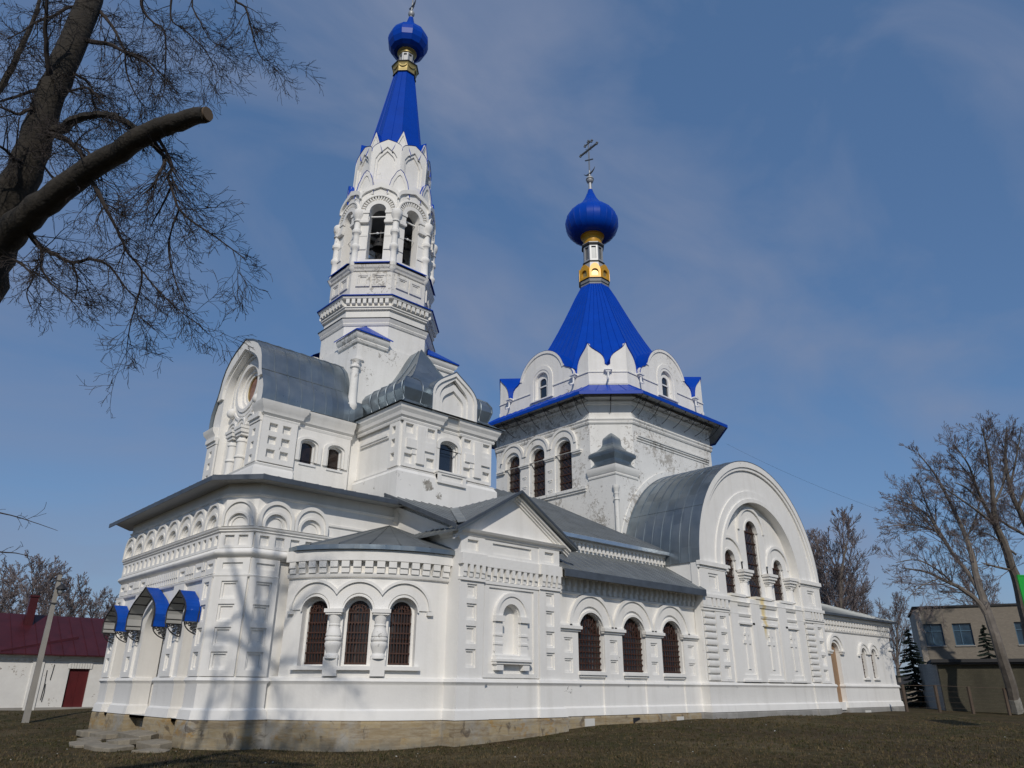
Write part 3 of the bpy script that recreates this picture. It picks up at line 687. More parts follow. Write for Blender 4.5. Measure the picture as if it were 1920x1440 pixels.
tw.prism(FT, [(c-3.9, DROP-.1), (c+3.9, DROP-.1)] + [(c+3.9*math.cos(R_(i*6)), TZ+3.9*math.sin(R_(i*6))) for i in range(31)], [arch(u, h, 6.08, z) for u, h, z in TW], -.7, -.35)
for a, b, d0, d1 in ((5.55, 6.03, 0, .10), (5.72, 6.03, .10, .17), (3.78, 4.4, 0, .07), (3.78, 3.98, .07, .15)):
    tw.prism(FT, ring(c, TZ, a, b, 40), (), d0, d1)
for u, h, z in TW:
    rr = h+.74
    tw.prism(FT, ring(u, z, h+.08, rr, 20), (), -.35, -.26); tw.prism(FT, ring(u, z, rr-.14, rr, 20), (), -.26, -.17); tw.prism(FT, ring(u, z, h, h+.1, 18), (), -.35, -.22)
    for s in (-1, 1): tw.box(FT, u+s*(h+.41)-.33, u+s*(h+.41)+.33, 7.3, z, -.35, -.26)
    tw.box(FT, u-h-.18, u+h+.18, 5.94, 6.06, -.36, .05)
# capitals and shafts between the windows
for k, u in enumerate((cw-3.5, cw-1.24, cw+1.24, cw+3.5)):
    for z0, z1, w, d in ((7.22, 7.36, .48, .10), (7.08, 7.22, .42, .04), (6.94, 7.08, .34, -.04), (6.84, 6.94, .27, -.1)): tw.box(FT, u-w, u+w, z0, z1, -.5, d)
    x, y, _ = FT(u, -.3, 0); tw.lathe((x, y), [(.24, 6.0), (.27, 6.05), (.21, 6.15), (.2, 6.74), (.24, 6.76), (.24, 6.80), (.2, 6.82), (.25, 6.9)], 16)
# imposts at the springing of the great arch
for u0, u1 in ((0, 2.3), (9.85, 12.15)):
    tw.box(FT, u0-.02, u1+.02, 7.02, 7.14, 0, .12); tw.box(FT, u0-.05, u1+.05, 7.14, 7.34, 0, .22)
    pil(tw, FT, u0+.08, u1-.05, 5.8, 7.0, 0, .10, [((u0+u1)/2-.42, (u0+u1)/2+.42, 6.0, 6.82)], .12)
    tw.box(FT, u0-.03, u1+.03, 5.66, 5.82, 0, .2); tw.box(FT, u0-.02, u1+.02, 5.2, 5.28, 0, .16)
    dentils(tw, FT, u0+.75, u1-.1, 4, .6, 5.28, 5.66, 0, .18); tw.box(FT, u0-.02, u0+.7, 5.28, 5.66, 0, .17)
    tw.box(FT, u0, u1, 5.08, 5.2, 0, .1)
    a, b = u0+.1, u0+.95
    for i in range(10):
        z = 1.98+i*.305; pts = [(.02, z+.02), (.12, z+.05), (.15, z+.15), (.12, z+.255), (.02, z+.285)]
        tw.add([FT(u, d, q) for u in (a, b) for d, q in pts], [(0, 5, 6, 1), (1, 6, 7, 2), (2, 7, 8, 3), (3, 8, 9, 4), (0, 1, 2, 3, 4), (9, 8, 7, 6, 5)], None)
    pil(tw, FT, u0+1.05, u1-.12, 1.98, 5.05, 0, .10, [(u0+1.38, u0+1.92, 2.1+.74*i, 2.66+.74*i) for i in range(4)])
# lower wall: three sunk fields with faint crosses
for u0, u1 in ((2.35, 2.75), (5.05, 5.95), (8.25, 9.1), ): pass
for u in (c-1.35, c+1.35): tw.box(FT, u-.42, u+.42, 1.98, 5.86, 0, .12)
for u in (c-3.3, c+3.3): tw.box(FT, u-.35, u+.35, 1.98, 5.86, 0, .09)
tw.sweep([(23.2, -3.93), (30.9, -3.93)], [(0, 5.5), (.07, 5.52), (.09, 5.6), (.14, 5.66), (0, 5.7)]); tw.sweep([(23.2, -3.93), (30.9, -3.93)], [(0, 4.98), (.06, 5.0), (.1, 5.1), (0, 5.14)])
for u in (c-2.3, c, c+2.3):
    tw.prism(FT, rect(u-.86, u+.86, 1.98, 4.9), [rect(u-.6, u+.6, 2.3, 4.7)], 0, .06); tw.box(FT, u-.75, u+.75, 4.62, 4.72, 0, .12); tw.box(FT, u-.8, u+.8, 1.98, 2.08, 0, .16)
    tw.box(FT, u-.11, u+.11, 2.55, 4.45, 0, .05); tw.box(FT, u-.34, u-.11, 3.72, 3.9, 0, .05); tw.box(FT, u+.11, u+.34, 3.72, 3.9, 0, .05); tw.box(FT, u-.22, u-.11, 4.12, 4.22, 0, .05); tw.box(FT, u+.11, u+.22, 4.12, 4.22, 0, .05)
tw.box(Fr((21.0, 1), (21.0, -3.95)), 0, 4.9, .6, 7.3, -.4, 0); tw.box(Fr((33.05, -3.6), (33.05, 1)), 0, 4, .6, 7.3, -.4, 0)
trans = part('south_transept', tw, church)
for u, h, z in TW: window(FT, u, h, 6.08, z, -.47, church, bars=(4, 5 if h < .5 else 7), lattice=True)
bv = MB('zinc'); n = 40; Y0, Y1 = -4.1, .9; RB = TR+.04
A = [R_(180*i/n) for i in range(n+1)]
for y0, y1 in ((Y0, Y1),):
    vs = [(XC+RB*math.cos(a), y, TZ+RB*math.sin(a)) for y in (y0, y1) for a in A]
    bv.add(vs, [(i, i+1, n+2+i, n+1+i) for i in range(n)], None, True)
    vs = [(XC+(RB-.05)*math.cos(a), y, TZ+(RB-.05)*math.sin(a)) for y in (y0, y0+.5) for a in A]
    bv.add(vs, [(i, i+1, n+2+i, n+1+i) for i in range(n)], None, True)
    vs = [(XC+r*math.cos(a), y0, TZ+r*math.sin(a)) for r in (RB-.05, RB) for a in A]
    bv.add(vs, [(i, i+1, n+2+i, n+1+i) for i in range(n)])
for k in range(1, 9):
    y = Y0+k*.56; bv.add([(XC+r*math.cos(a), y+dy, TZ+r*math.sin(a)) for a in A for r, dy in ((RB, -.014), (RB+.03, -.006), (RB+.03, .006), (RB, .014))], [(i*4+q, i*4+4+q, i*4+5+q, i*4+1+q) for i in range(n) for q in range(3)])
for a in (R_(180-28), R_(180-57), R_(180-86), R_(60), R_(30)):
    bv.add([(XC+(RB+h)*math.cos(a+da), y, TZ+(RB+h)*math.sin(a+da)) for y in (Y0, Y1) for h, da in ((0, -.003), (.018, 0), (0, .003))], [(0, 1, 4, 3), (1, 2, 5, 4)])
part('barrel_roof', bv, trans, sharp=25)

# ------------------------------------------------------------------ low eastern annex
ea = MB(); FE = Fr((33.1, -3.6), (42.9, -3.6)); ex = lambda x: x-33.1
for p in paths[8:]: ea.sweep(p, BASE)
EW = [(38.55, .30), (39.95, .30)]
ea.prism(FE, rect(0, 9.8, .6, 5.75), [arch(ex(34.8), .58, 1.0, 3.62)] + [arch(ex(x), h, 2.32, 3.66) for x, h in EW], -.45, 0)
ea.box(Fr((42.9, -3.15), (42.9, 8)), 0, 11, .6, 5.75, -.4, 0)
ea.prism(FE, ring(ex(34.8), 3.75, .60, .92, 18), (), 0, .1); ea.prism(FE, ring(ex(34.8), 3.75, .80, .93, 18), (), .1, .17)
for s in (-1, 1): ea.box(FE, ex(34.8)+s*.78-.2, ex(34.8)+s*.78+.2, 3.56, 3.66, 0, .14); ea.box(FE, ex(34.8)+s*.78-.23, ex(34.8)+s*.78+.23, 3.66, 3.76, 0, .2)
for x, h in EW:
    ea.prism(FE, ring(ex(x), 3.66, h+.06, h+.36, 16), (), 0, .09); ea.prism(FE, ring(ex(x), 3.66, h+.26, h+.37, 16), (), .09, .15); ea.box(FE, ex(x)-.42, ex(x)+.42, 2.2, 2.3, 0, .12)
for x in (38.55-.66, 39.95+.66): ea.box(FE, ex(x)-.12, ex(x)+.12, 3.54, 3.66, 0, .13)
PE = [(33.2, -3.6), (42.9, -3.6), (42.9, 4)]
ea.sweep(PE, [(0, 4.78), (.07, 4.8), (.1, 4.86), (.04, 4.9), (0, 4.9)]); ea.sweep(PE, [(0, 5.4), (.18, 5.42), (.2, 5.5), (.28, 5.56), (.3, 5.74), (0, 5.76)])
dentils(ea, FE, .1, 9.8, 26, .5, 4.92, 5.1, 0, .11); dentils(ea, FE, .1, 9.8, 26, .55, 5.18, 5.4, 0, .17)
ea.box(FE, 9.3, 9.86, 4.0, 4.12, 0, .1)
east = part('east_annex', ea, church)
er = MB('zinc_dark')
er.add([(33, -4.05, 5.78), (43.35, -4.05, 5.78), (38.8, 2.5, 8.0), (33, 2.5, 8.0), (43.35, 9, 5.78)], [(0, 1, 2, 3), (1, 4, 2)])
er.sweep([(33.2, -4.05), (43.35, -4.05), (43.35, 4)], [(.005, 5.8), (.02, 5.79), (.02, 5.66), (-.4, 5.74)], 'zinc_edge')
seams(er, (33, -4.05, 5.78), (43.35, -4.05, 5.78), (33, 2.5, 8.0), (38.8, 2.5, 8.0), 14)
part('hipped_roof', er, east)
dd = MB('wood_door'); dd.prism(FE, arch(ex(34.8), .62, .98, 3.62), (), -.30, -.24); part('door', dd, church)
for x, h in EW: window(FE, ex(x), h, 2.32, 3.66, -.25, church, bars=(3, 4))

# ------------------------------------------------------------------ main drum
def octp(h, ch, cx=DX, cy=DY):
    a = h-ch
    return [(cx-h, cy+a), (cx-h, cy-a), (cx-a, cy-h), (cx+a, cy-h), (cx+h, cy-a), (cx+h, cy+a), (cx+a, cy+h), (cx-a, cy+h)]
def oct8(a, cx=TX, cy=TY):
    t = a*math.tan(math.pi/8)
    return octp(a, a-t, cx, cy)
dr = MB('plaster_old'); O = octp(5.75, 1.74)
FDW = Fr(O[0], O[1]); dy = lambda y: DY+4.01-y
DWY = (8.68, 6.5, 4.32)
dr.prism(FDW, rect(0, FDW.len, 7.5, 17.6), [arch(dy(y), .58, 12.2, 14.62) for y in DWY], -.5, 0)
for i in range(1, 8):
    f = Fr(O[i], O[(i+1) % 8]); dr.box(f, 0, f.len, 7.5, 17.6, -.4, 0)
for y in DWY:
    u = dy(y); dr.prism(FDW, arch(u, 1.07, 14.36, 14.86, n=18), [arch(u, .66, 14.37, 14.74, n=18)], 0, .12, 'plaster'); dr.prism(FDW, ring(u, 14.86, .93, 1.08, 20), (), .12, .19, 'plaster')
for y in (8.68+1.09, (8.68+6.5)/2, (6.5+4.32)/2, 4.32-1.09):
    u = dy(y); e = .0 if 4 < y < 9 else 0
    w = .36 if 4 < y < 9 else .28
    dr.box(FDW, u-w-.03, u+w+.03, 14.18, 14.27, 0, .15, 'plaster'); dr.box(FDW, u-w-.07, u+w+.07, 14.27, 14.37, 0, .21, 'plaster')
    if 4 < y < 9:
        dr.prism(FDW, rect(u-w, u+w, 11.95, 14.18), [], 0, .07, 'plaster')
        for z in (12.35, 12.95, 13.55): dr.box(FDW, u-.16, u+.16, z, z+.06, .07, .12, 'plaster'); dr.box(FDW, u-.1, u+.1, z-.1, z, .07, .1, 'plaster')
dr.box(FDW, .3, 7.7, 11.98, 12.14, 0, .16); dr.box(FDW, .35, 7.65, 11.86, 11.98, 0, .09)
dr.sweep(O, [(0, 15.72), (.07, 15.75), (.11, 15.84), (.08, 15.9), (.15, 16.0), (.1, 16.1), (0, 16.14)], closed=True)
dr.sweep(O, [(0, 16.9), (.1, 16.93), (.18, 17.05), (.1, 17.12), (.3, 17.3), (0, 17.35)], closed=True)
FDS = Fr(O[2], O[3]); dr.box(FDS, .3, 7.6, 14.95, 15.05, 0, .10); dr.box(FDS, .35, 7.55, 15.05, 15.13, 0, .16); dr.box(FDS, .3, 7.6, 14.8, 14.87, 0, .05)
dr.prism(FDS, ring(tx(XC)+20.95-22.44, TZ, TR+.05, TR+.35, 40), (), 0, .08)
# square corner piers below the chamfers, colonette on the corner
x0, y0 = DX-5.75, DY-5.75
sqp = [(x0-.02, y0+1.9), (x0-.02, y0-.02), (x0+1.9, y0-.02)]
dr.add([(p[0], p[1], z) for z in (7.5, 12.55) for p in sqp], [(0, 1, 4, 3), (1, 2, 5, 4), (3, 4, 5)])
dr.sweep(sqp, [(0, 12.4), (.05, 12.43), (.07, 12.5), (.04, 12.55), (.11, 12.62), (.14, 12.72), (.19, 12.82), (.19, 12.97), (-.3, 13.0)], 'plaster')
dr.lathe((x0, y0), [(.13, 7.6), (.125, 10.95), (.17, 11.0), (.17, 11.05), (.12, 11.07), (.12, 11.3), (.16, 11.36), (.12, 11.4), (.18, 11.62), (.2, 11.66), (.2, 11.78), (.08, 11.8)], 18, 'plaster_old')
drum = part('main_drum', dr, church)
for y in DWY: window(FDW, dy(y), .56, 12.2, 14.60, -.26, church, bars=(3, 6), lattice=True)
cc = MB('zinc'); M = Vector((x0+.87, y0+.87)); prev = None; prof = [(1.12, 12.99), (.95, 13.08), (.78, 13.3), (.80, 13.42), (.98, 13.68), (1.0, 13.8), (.93, 13.92), (.64, 14.1), (.46, 14.32), (.41, 14.45), (.40, 14.72), (.36, 14.84), (.12, 15.1), (.02, 15.18)]
T3_ = [Vector((x0-.06, y0+1.86)), Vector((x0-.1, y0-.1)), Vector((x0+1.86, y0-.06))]
vs = []
for s, z in prof:
    for p in T3_: q = M+(p-M)*s; vs.append((q.x, q.y, z))
cc.add(vs, [(i*3+a, i*3+a+1, i*3+4+a, i*3+3+a) for i in range(len(prof)-1) for a in (0, 1)])
part('corner_cap', cc, drum)
# blue skirt roof with iron brackets
sk = MB('blue_metal'); I = octp(5.62, 1.64); Oe = octp(6.93, 2.56)
for i in range(8):
    j = (i+1) % 8
    sk.add([(*Oe[i], 17.36), (*Oe[j], 17.36), (*I[j], 18.22), (*I[i], 18.22)], [(0, 1, 2, 3)])
    nn = 14 if i % 2 == 0 else 4
    seams(sk, (*Oe[i], 17.36), (*Oe[j], 17.36), (*I[i], 18.22), (*I[j], 18.22), nn, h=.03)
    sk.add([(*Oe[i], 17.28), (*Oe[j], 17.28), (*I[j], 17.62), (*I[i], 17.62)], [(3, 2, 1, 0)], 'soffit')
    f = Fr(Oe[i], Oe[j])
    sk.box(f, -.01, f.len+.01, 17.18, 17.37, -.03, .02)
skirt = part('skirt_roof', sk, drum)
for i in (0, 1, 2):
    f = Fr(O[i], O[i+1]); g = Fr(Oe[i], Oe[i+1])
    ks = [(.5+k)/7 for k in range(7)] if i != 1 else [0, .5, 1]
    for t in ks:
        b = MB('iron'); a = Vector(f(f.len*t, .03, 16.42)); e = Vector(g(g.len*t, -.12, 17.24)); hh = Vector((0, 0, 1))
        b.tube([a.lerp(e, q)+hh*(-.16*math.sin(math.pi*q)*(1-q*.3)) for q in [k/8 for k in range(9)]], .022, 4)
        a2 = Vector(f(f.len*t, .04, 17.1)); b.tube([a2, e], .016, 4)
        m_ = a.lerp(e, .62)+hh*.06; dv = (e-a); dv.z = 0; dv.normalize()
        for sg in (-.13, .12): b.tube([m_+dv*(sg+.11*(1-k/20)*math.cos(k*.7))+hh*(.1+.11*(1-k/20)*math.sin(k*.7)) for k in range(14)], .015, 4)
        part('bracket', b, skirt)
# attic with kokoshnik gables
at_ = MB('plaster_tower'); blue = MB('blue_metal')
I5 = octp(5.56, 1.62)
def gable_profile(L):
    """upper outline of a wide face of length L, u from 0 to L: pointed corner leaves, side lobes, semicircle"""
    c = L/2; lf = bez((0, 21.0), (.22, 20.45), (.80, 20.45), (.90, 19.45), 8) + [(.92, 19.15)]
    lobe = [(1.22, 19.15)] + [(1.22+.62*(1-math.cos(R_(a))), 19.35+.62*math.sin(R_(a))) for a in (0, 20, 40, 60, 80)]
    r = 2.02; main = [(c-r*math.cos(R_(a)), 19.66+r*math.sin(R_(a))) for a in range(14, 91, 6)]
    h = lf+lobe+main
    return h + [(L-u, z) for u, z in reversed(h[:-1])]
def leafs(L):
    c = L/2; lf = bez((0, 21.0), (.18, 20.4), (.92*c, 20.5), (.86*c, 19.6), 8) + [(c, 19.5)]
    return lf + [(L-u, z) for u, z in reversed(lf[:-1])]
def inward(p, f, s, dz):      # push a rim point back toward the tent
    u, z = p; q = f(u, -s, z); return q
for i in range(8):
    f = Fr(I5[i], I5[(i+1) % 8]); Lf = f.len; wide = i % 2 == 0
    top = gable_profile(Lf) if wide else leafs(Lf)
    outl = [(0, 17.5), (Lf, 17.5)] + list(reversed(top))
    hol = [arch(Lf/2, .56, 18.48, 19.72)] if wide else []
    at_.prism(f, outl, hol, -.22, 0)
    if wide:
        u = Lf/2
        at_.prism(f, arch(u, .58, 18.46, 19.72), [arch(u, .36, 18.52, 19.60)], -.3, -.16, 'plaster')
        at_.prism(f, arch(u, .98, 18.46, 19.72, n=18), [arch(u, .74, 18.461, 19.70, n=18)], 0, .06, 'plaster'); at_.prism(f, arch(u, .76, 18.462, 19.70, n=18), [arch(u, .57, 18.463, 19.70, n=18)], -.05, .03, 'plaster')
        at_.prism(f, ring(u, 19.66, 1.86, 2.03, 22, 14, 166), (), 0, .06, 'plaster')
        at_.box(f, u-1.0, u+1.0, 18.38, 18.46, 0, .12)
        for a, b in ((0, u-1.0), (u+1.0, Lf)): at_.box(f, a, b, 19.06, 19.12, 0, .06)
    else: at_.box(f, 0, Lf, 19.06, 19.12, 0, .05); at_.box(f, 0, Lf, 18.3, 18.5, 0, .03)
    # blue metal: capping strip on the rim and vaults running back to the tent
    nT = len(top); rim = [f(u, .07, z+.03) for u, z in top]
    dep = 3.4 if wide else 2.2
    back = []
    ctr = Vector((DX, DY)); 
    for u, z in top:
        s = dep if (wide and abs(u-Lf/2) < 2.3) else 2.0
        zz = z+ (.55 if not (wide and abs(u-Lf/2) < 2.3) else .1)
        if not (wide and abs(u-Lf/2) < 2.3): zz = z*.75+21.6*.25+.1
        back.append(f(Lf/2+(u-Lf/2)*(1-s/5.56 if not (wide and abs(u-Lf/2) < 2.3) else 1), -s, zz))
    blue.add(rim+back, [(k, k+1, nT+k+1, nT+k) for k in range(nT-1)])
    blue.add(rim+[f(u, -.01, z-.015) for u, z in top], [(k, k+1, nT+k+1, nT+k) for k in range(nT-1)])
attic = part('attic', at_, church)
gr_ = part('gable_roofs', blue, attic)
for i in (0, 2):
    f = Fr(I5[i], I5[(i+1) % 8]); window(f, f.len/2, .36, 18.5, 19.58, -.2, church, glass='glass_blue', grille=None)
    fb = MB('white_frame'); u = f.len/2
    fb.prism(f, arch(u, .37, 18.51, 19.58), [arch(u, .31, 18.57, 19.57)], -.19, -.12); fb.box(f, u-.33, u+.33, 19.3, 19.38, -.19, -.12); part('window_frame', fb, attic)
for i in (0, 1, 2):
    f = Fr(I5[i], I5[i+1]); L_ = f.len
    for u in ((1.07, L_-1.07) if i != 1 else (L_/2,)):
        b = MB('white_frame'); b.box(f, u-.24, u+.24, 19.12, 19.2, 0, .3); b.box(f, u-.14, u+.14, 19.02, 19.12, 0, .24)
        b.tube([f(u, .17, 19.04), f(u, .17, 18.72), f(u-.02, .22, 18.6), f(u-.08, .42, 18.5)], .06, 8); part('rain_spout', b, attic)
# tent roof
tn = MB('blue_metal')
tp = [(5.35, 19.6), (4.75, 20.5), (4.2, 21.6), (3.72, 22.5), (3.2, 23.5), (2.72, 24.5), (2.27, 25.5), (1.84, 26.5), (1.42, 27.5), (1.02, 28.35), (.95, 28.5)]
def octr(a, cx, cy): return oct8(a, cx, cy)
rings = [[(*p, z) for p in oct8(a, DX, DY)] for a, z in tp]
for k in range(len(tp)-1):
    for i in range(8):
        j = (i+1) % 8; tn.add([rings[k][i], rings[k][j], rings[k+1][j], rings[k+1][i]], [(0, 1, 2, 3)])
        seams(tn, rings[k][i], rings[k][j], rings[k+1][i], rings[k+1][j], 6, h=.035, w=.03)
tent = part('tent_roof', tn, church)
# gilded lantern and onion dome
ln = MB('silver')
ln.sweep(oct8(.93, DX, DY), [(0, 28.66), (.05, 28.68), (.09, 28.8), (.02, 28.86), (.06, 29.0), (.1, 29.1), (0, 29.12), (-.05, 29.9), (-.22, 30.75), (-.22, 30.8)], closed=True)
ln.sweep(oct8(.93, DX, DY), [(.06, 28.79), (.11, 28.80), (.11, 28.87), (.02, 28.88)], 'iron', closed=True); ln.sweep(oct8(.93, DX, DY), [(.08, 29.09), (.12, 29.10), (.12, 29.16), (0, 29.17)], 'iron', closed=True)
ln.sweep(oct8(.72, DX, DY), [(-.1, 30.62), (.06, 30.66), (.08, 30.74), (-.02, 30.76)], 'iron', closed=True)
for i in range(8):
    P8 = oct8(.94, DX, DY); f = Fr(P8[i], P8[(i+1) % 8]); h = f.len/2
    ln.prism(f, arch(h, h+.02, 29.15, 29.62, n=12, rise=.72), [arch(h, h*.64, 29.30, 29.62, n=10)], -.1, .16, 'gold'); ln.prism(f, arch(h, h*.65, 29.29, 29.62, n=10), (), .0, .03, 'old_gold')
    Q8 = oct8(.70, DX, DY); f = Fr(Q8[i], Q8[(i+1) % 8]); h = f.len/2
    ln.prism(f, rect(0, 2*h, 30.72, 32.2), [rect(h*.42, h*1.58, 30.95, 32.02)], -.08, .0); ln.box(f, 0, 2*h, 30.72, 32.2, -.2, -.10, 'steel')
    ln.sweep([p for p in oct8(.70, DX, DY)], [(0, 32.14), (.1, 32.16), (.12, 32.3), (0, 32.33)], 'iron', closed=True) if i == 0 else None
ln.sweep(oct8(.70, DX, DY), [(-.1, 32.31), (.09, 32.31), (.09, 32.36), (-.2, 32.38)], 'silver', closed=True)
ln.lathe((DX, DY), [(.55, 32.36), (.66, 32.38), (.70, 32.46), (.70, 33.0), (.78, 33.1), (.86, 33.14), (.86, 33.2), (.98, 33.34), (1.05, 33.4), (1.05, 33.48), (1.16, 33.62), (1.22, 33.68), (1.22, 33.76), (1.0, 33.8)], 40, 'gold')
for k in range(28):
    a = 2*math.pi*k/28; ln.ball((DX+1.1*math.cos(a), DY+1.1*math.sin(a), 33.54), .075, 'gold', 6)
lan = part('lantern', ln, church, xf=lambda v: (v[0], v[1], v[2]-.2))
on = MB('blue_metal')
op = [(.9, 33.42), (1.25, 33.38), (1.55, 33.5), (1.84, 33.85), (1.98, 34.3), (2.0, 34.65), (1.93, 35.0), (1.72, 35.4), (1.42, 35.72), (1.05, 36.02), (.72, 36.34), (.46, 36.72), (.28, 37.12), (.17, 37.45), (.15, 37.5)]
NS = 24
for k in range(NS):
    a0, a1 = 2*math.pi*k/NS, 2*math.pi*(k+1)/NS
    vs = [(DX+r*math.cos(a), DY+r*math.sin(a), z) for a in (a0, a1) for r, z in op]; q = len(op)
    on.add(vs, [(t, q+t, q+t+1, t+1) for t in range(q-1)], None, True)
    am = a0; vs = [(DX+(r+d)*math.cos(am+o/max(r, .3)), DY+(r+d)*math.sin(am+o/max(r, .3)), z) for o, d in ((-.02, -.004), (0, .012), (.02, -.004)) for r, z in op[1:-2]]; q = len(op)-3
    on.add(vs, [(t, q+t, q+t+1, t+1) for t in range(q-1)] + [(q+t, 2*q+t, 2*q+t+1, q+t+1) for t in range(q-1)], None, True)
dome = part('onion_dome', on, church, sharp=60, xf=lambda v: (v[0], v[1], v[2]-.38 if v[2] < 36 else v[2]-.38+.26*min(1, (v[2]-36)/1.4)))
def cross(cx, cy, z0, h, parent, wd=1.0):
    c = MB('steel'); D = Vector((.10, 1.0, 0)).normalized(); T = lambda s, z: (cx+D.x*s, cy+D.y*s, z)
    zt = z0+h
    for o in (-.05, .05): c.tube([T(o, z0), T(o, zt)], .025, 6)
    c.tube([T(-.75*wd, zt-h*.26), T(.75*wd, zt-h*.26)], .07, 6); c.tube([T(-.75*wd, zt-h*.235), T(.75*wd, zt-h*.235)], .05, 6)
    c.tube([T(-.3*wd, zt-h*.06), T(.3*wd, zt-h*.06)], .055, 6); c.tube([T(-.34*wd, zt-h*.62), T(.34*wd, zt-h*.50)], .055, 6)
    for s, z in ((-.75*wd, zt-h*.25), (.75*wd, zt-h*.25), (0, zt), (-.3*wd, zt-h*.06), (.3*wd, zt-h*.06)):
        for a, b in ((.09, 0), (-.09, 0), (0, .09), (0, -.09)): c.ball(T(s+a, z+b), .075, None, 6)
    for s in (-1, 1):
        for q in (-1, 1): c.tube([T(0, zt-h*.25), T(s*.28*wd, zt-h*.25+q*.26)], .018, 4)
        c.tube([T(s*.5*wd*math.sin(a), z0+.50-.42*math.cos(a)) for a in [1.35*i/7 for i in range(8)]], [.09*(1-i/9) for i in range(8)], 6)
    return part('cross', c, parent)
fi = MB('silver'); fi.lathe((DX, DY), [(.17, 37.46), (.15, 37.6), (.12, 38.0), (.13, 38.1), (.2, 38.14), (.28, 38.3), (.3, 38.42), (.28, 38.56), (.18, 38.7), (.08, 38.8), (.06, 39.3)], 20)
fi.lathe((DX, DY), [(.302, 38.38), (.312, 38.40), (.312, 38.44), (.302, 38.46)], 20, 'iron'); part('finial', fi, dome, xf=lambda v: (v[0], v[1], v[2]-.12))
cross(DX, DY, 38.8, 3.25, dome, 1.25)

# ------------------------------------------------------------------ bell tower
def smooth(t): t = min(1, max(0, t)); return t*t*(3-2*t)
def lean(v):                       # the upper tower stands slightly out of plumb, as in the photo
    k = max(0, v[2]-24)*.0215
    return (v[0]+.735*k, v[1]-.678*k, v[2])
H = 2.77
tb = MB('plaster_tower')
tb.add([(TX+sx*H, TY+sy*H, z) for z in (7.5, 16.75) for sx, sy in ((-1, 1), (-1, -1), (1, -1), (1, 1))], [(0, 1, 5, 4), (1, 2, 6, 5), (2, 3, 7, 6), (3, 0, 4, 7), (4, 5, 6, 7)])
tb.sweep(oct8(2.66), [(0, 16.5), (0, 17.98), (.05, 18.0), (.1, 18.1), (.07, 18.14), (.15, 18.26), (.18, 18.34), (0, 18.38), (-.05, 18.38), (-.05, 18.86), (.06, 18.9), (.06, 18.96), (.12, 19.0), (.12, 19.06), (.02, 19.1), (.02, 19.42), (.26, 19.42), (.30, 19.52), (-.3, 19.56)], closed=True)
tb.sweep(oct8(2.66), [(.17, 18.345), (.21, 18.35), (.21, 18.375), (-.04, 18.40)], 'iron', closed=True)
tb.sweep(oct8(2.66), [(.28, 19.53), (.36, 19.54), (.36, 19.585), (-.24, 19.62)], 'blue_metal', closed=True)
P8 = oct8(2.68)
for i in (7, 0, 1, 2, 3):
    f = Fr(P8[i], P8[(i+1) % 8]); L_ = f.len
    for k in range(8):
        u = L_*(k+.5)/8; w = L_/8*.31; pts = [(0, 19.12), (.17, 19.12), (.22, 19.17), (.22, 19.42), (0, 19.42)]
        tb.add([f(q, d, z) for q in (u-w, u+w) for d, z in pts], [(0, 5, 6, 1), (1, 6, 7, 2), (2, 7, 8, 3), (0, 1, 2, 3, 4), (9, 8, 7, 6, 5)])
# corner pieces of the square base: cornice, colonette
for sx, sy in ((-1, -1), (1, -1), (-1, 1)):
    k = 1.62; q = [(TX+sx*H, TY+sy*(H-k)), (TX+sx*H, TY+sy*H), (TX+sx*(H-k), TY+sy*H)]
    if (sx*sy) < 0: q.reverse()
    if sx < 0 and sy < 0: pass
    tb.sweep(q, [(0, 16.5), (.08, 16.54), (.12, 16.64), (.1, 16.7), (.2, 16.8), (.24, 16.94), (.24, 17.02), (-.1, 17.03)])
for sx, sy in ((-1, -1),):
    x, y = TX+sx*H, TY+sy*H
    tb.lathe((x, y), [(.12, 12.9), (.22, 13.2), (.24, 13.3), (.24, 13.4), (.2, 13.5), (.185, 14.0), (.175, 15.15), (.24, 15.2), (.24, 15.28), (.18, 15.34), (.2, 15.45), (.26, 15.56), (.05, 15.6)], 20)
    tb.sweep([(x, y+.35), (x, y), (x+.35, y)], [(0, 15.62), (.1, 15.66), (.1, 15.74), (0, 15.76)])
tower = part('bell_tower_base', tb, church)
for sx, sy in ((-1, -1), (1, -1), (-1, 1)):
    hb = MB('blue_metal'); o = .30; cx, cy = TX+sx*(H+o), TY+sy*(H+o); k = 2.05
    a = Vector((TX+sx*2.66*.7071*1.0, TY+sy*2.66*.7071*1.0, 17.95)); a = Vector((TX+sx*1.88, TY+sy*1.88, 17.98))
    c0 = Vector((cx, cy, 17.05)); p = Vector((cx, cy-sy*k, 17.05)); q = Vector((cx-sx*k, cy, 17.05))
    dn = Vector((0, 0, -.06))
    hb.add([c0, p, q, a, c0+dn, p+dn, q+dn], [(0, 1, 3), (0, 3, 2), (0, 4, 5, 1), (0, 2, 6, 4)])
    part('corner_roof', hb, tower)
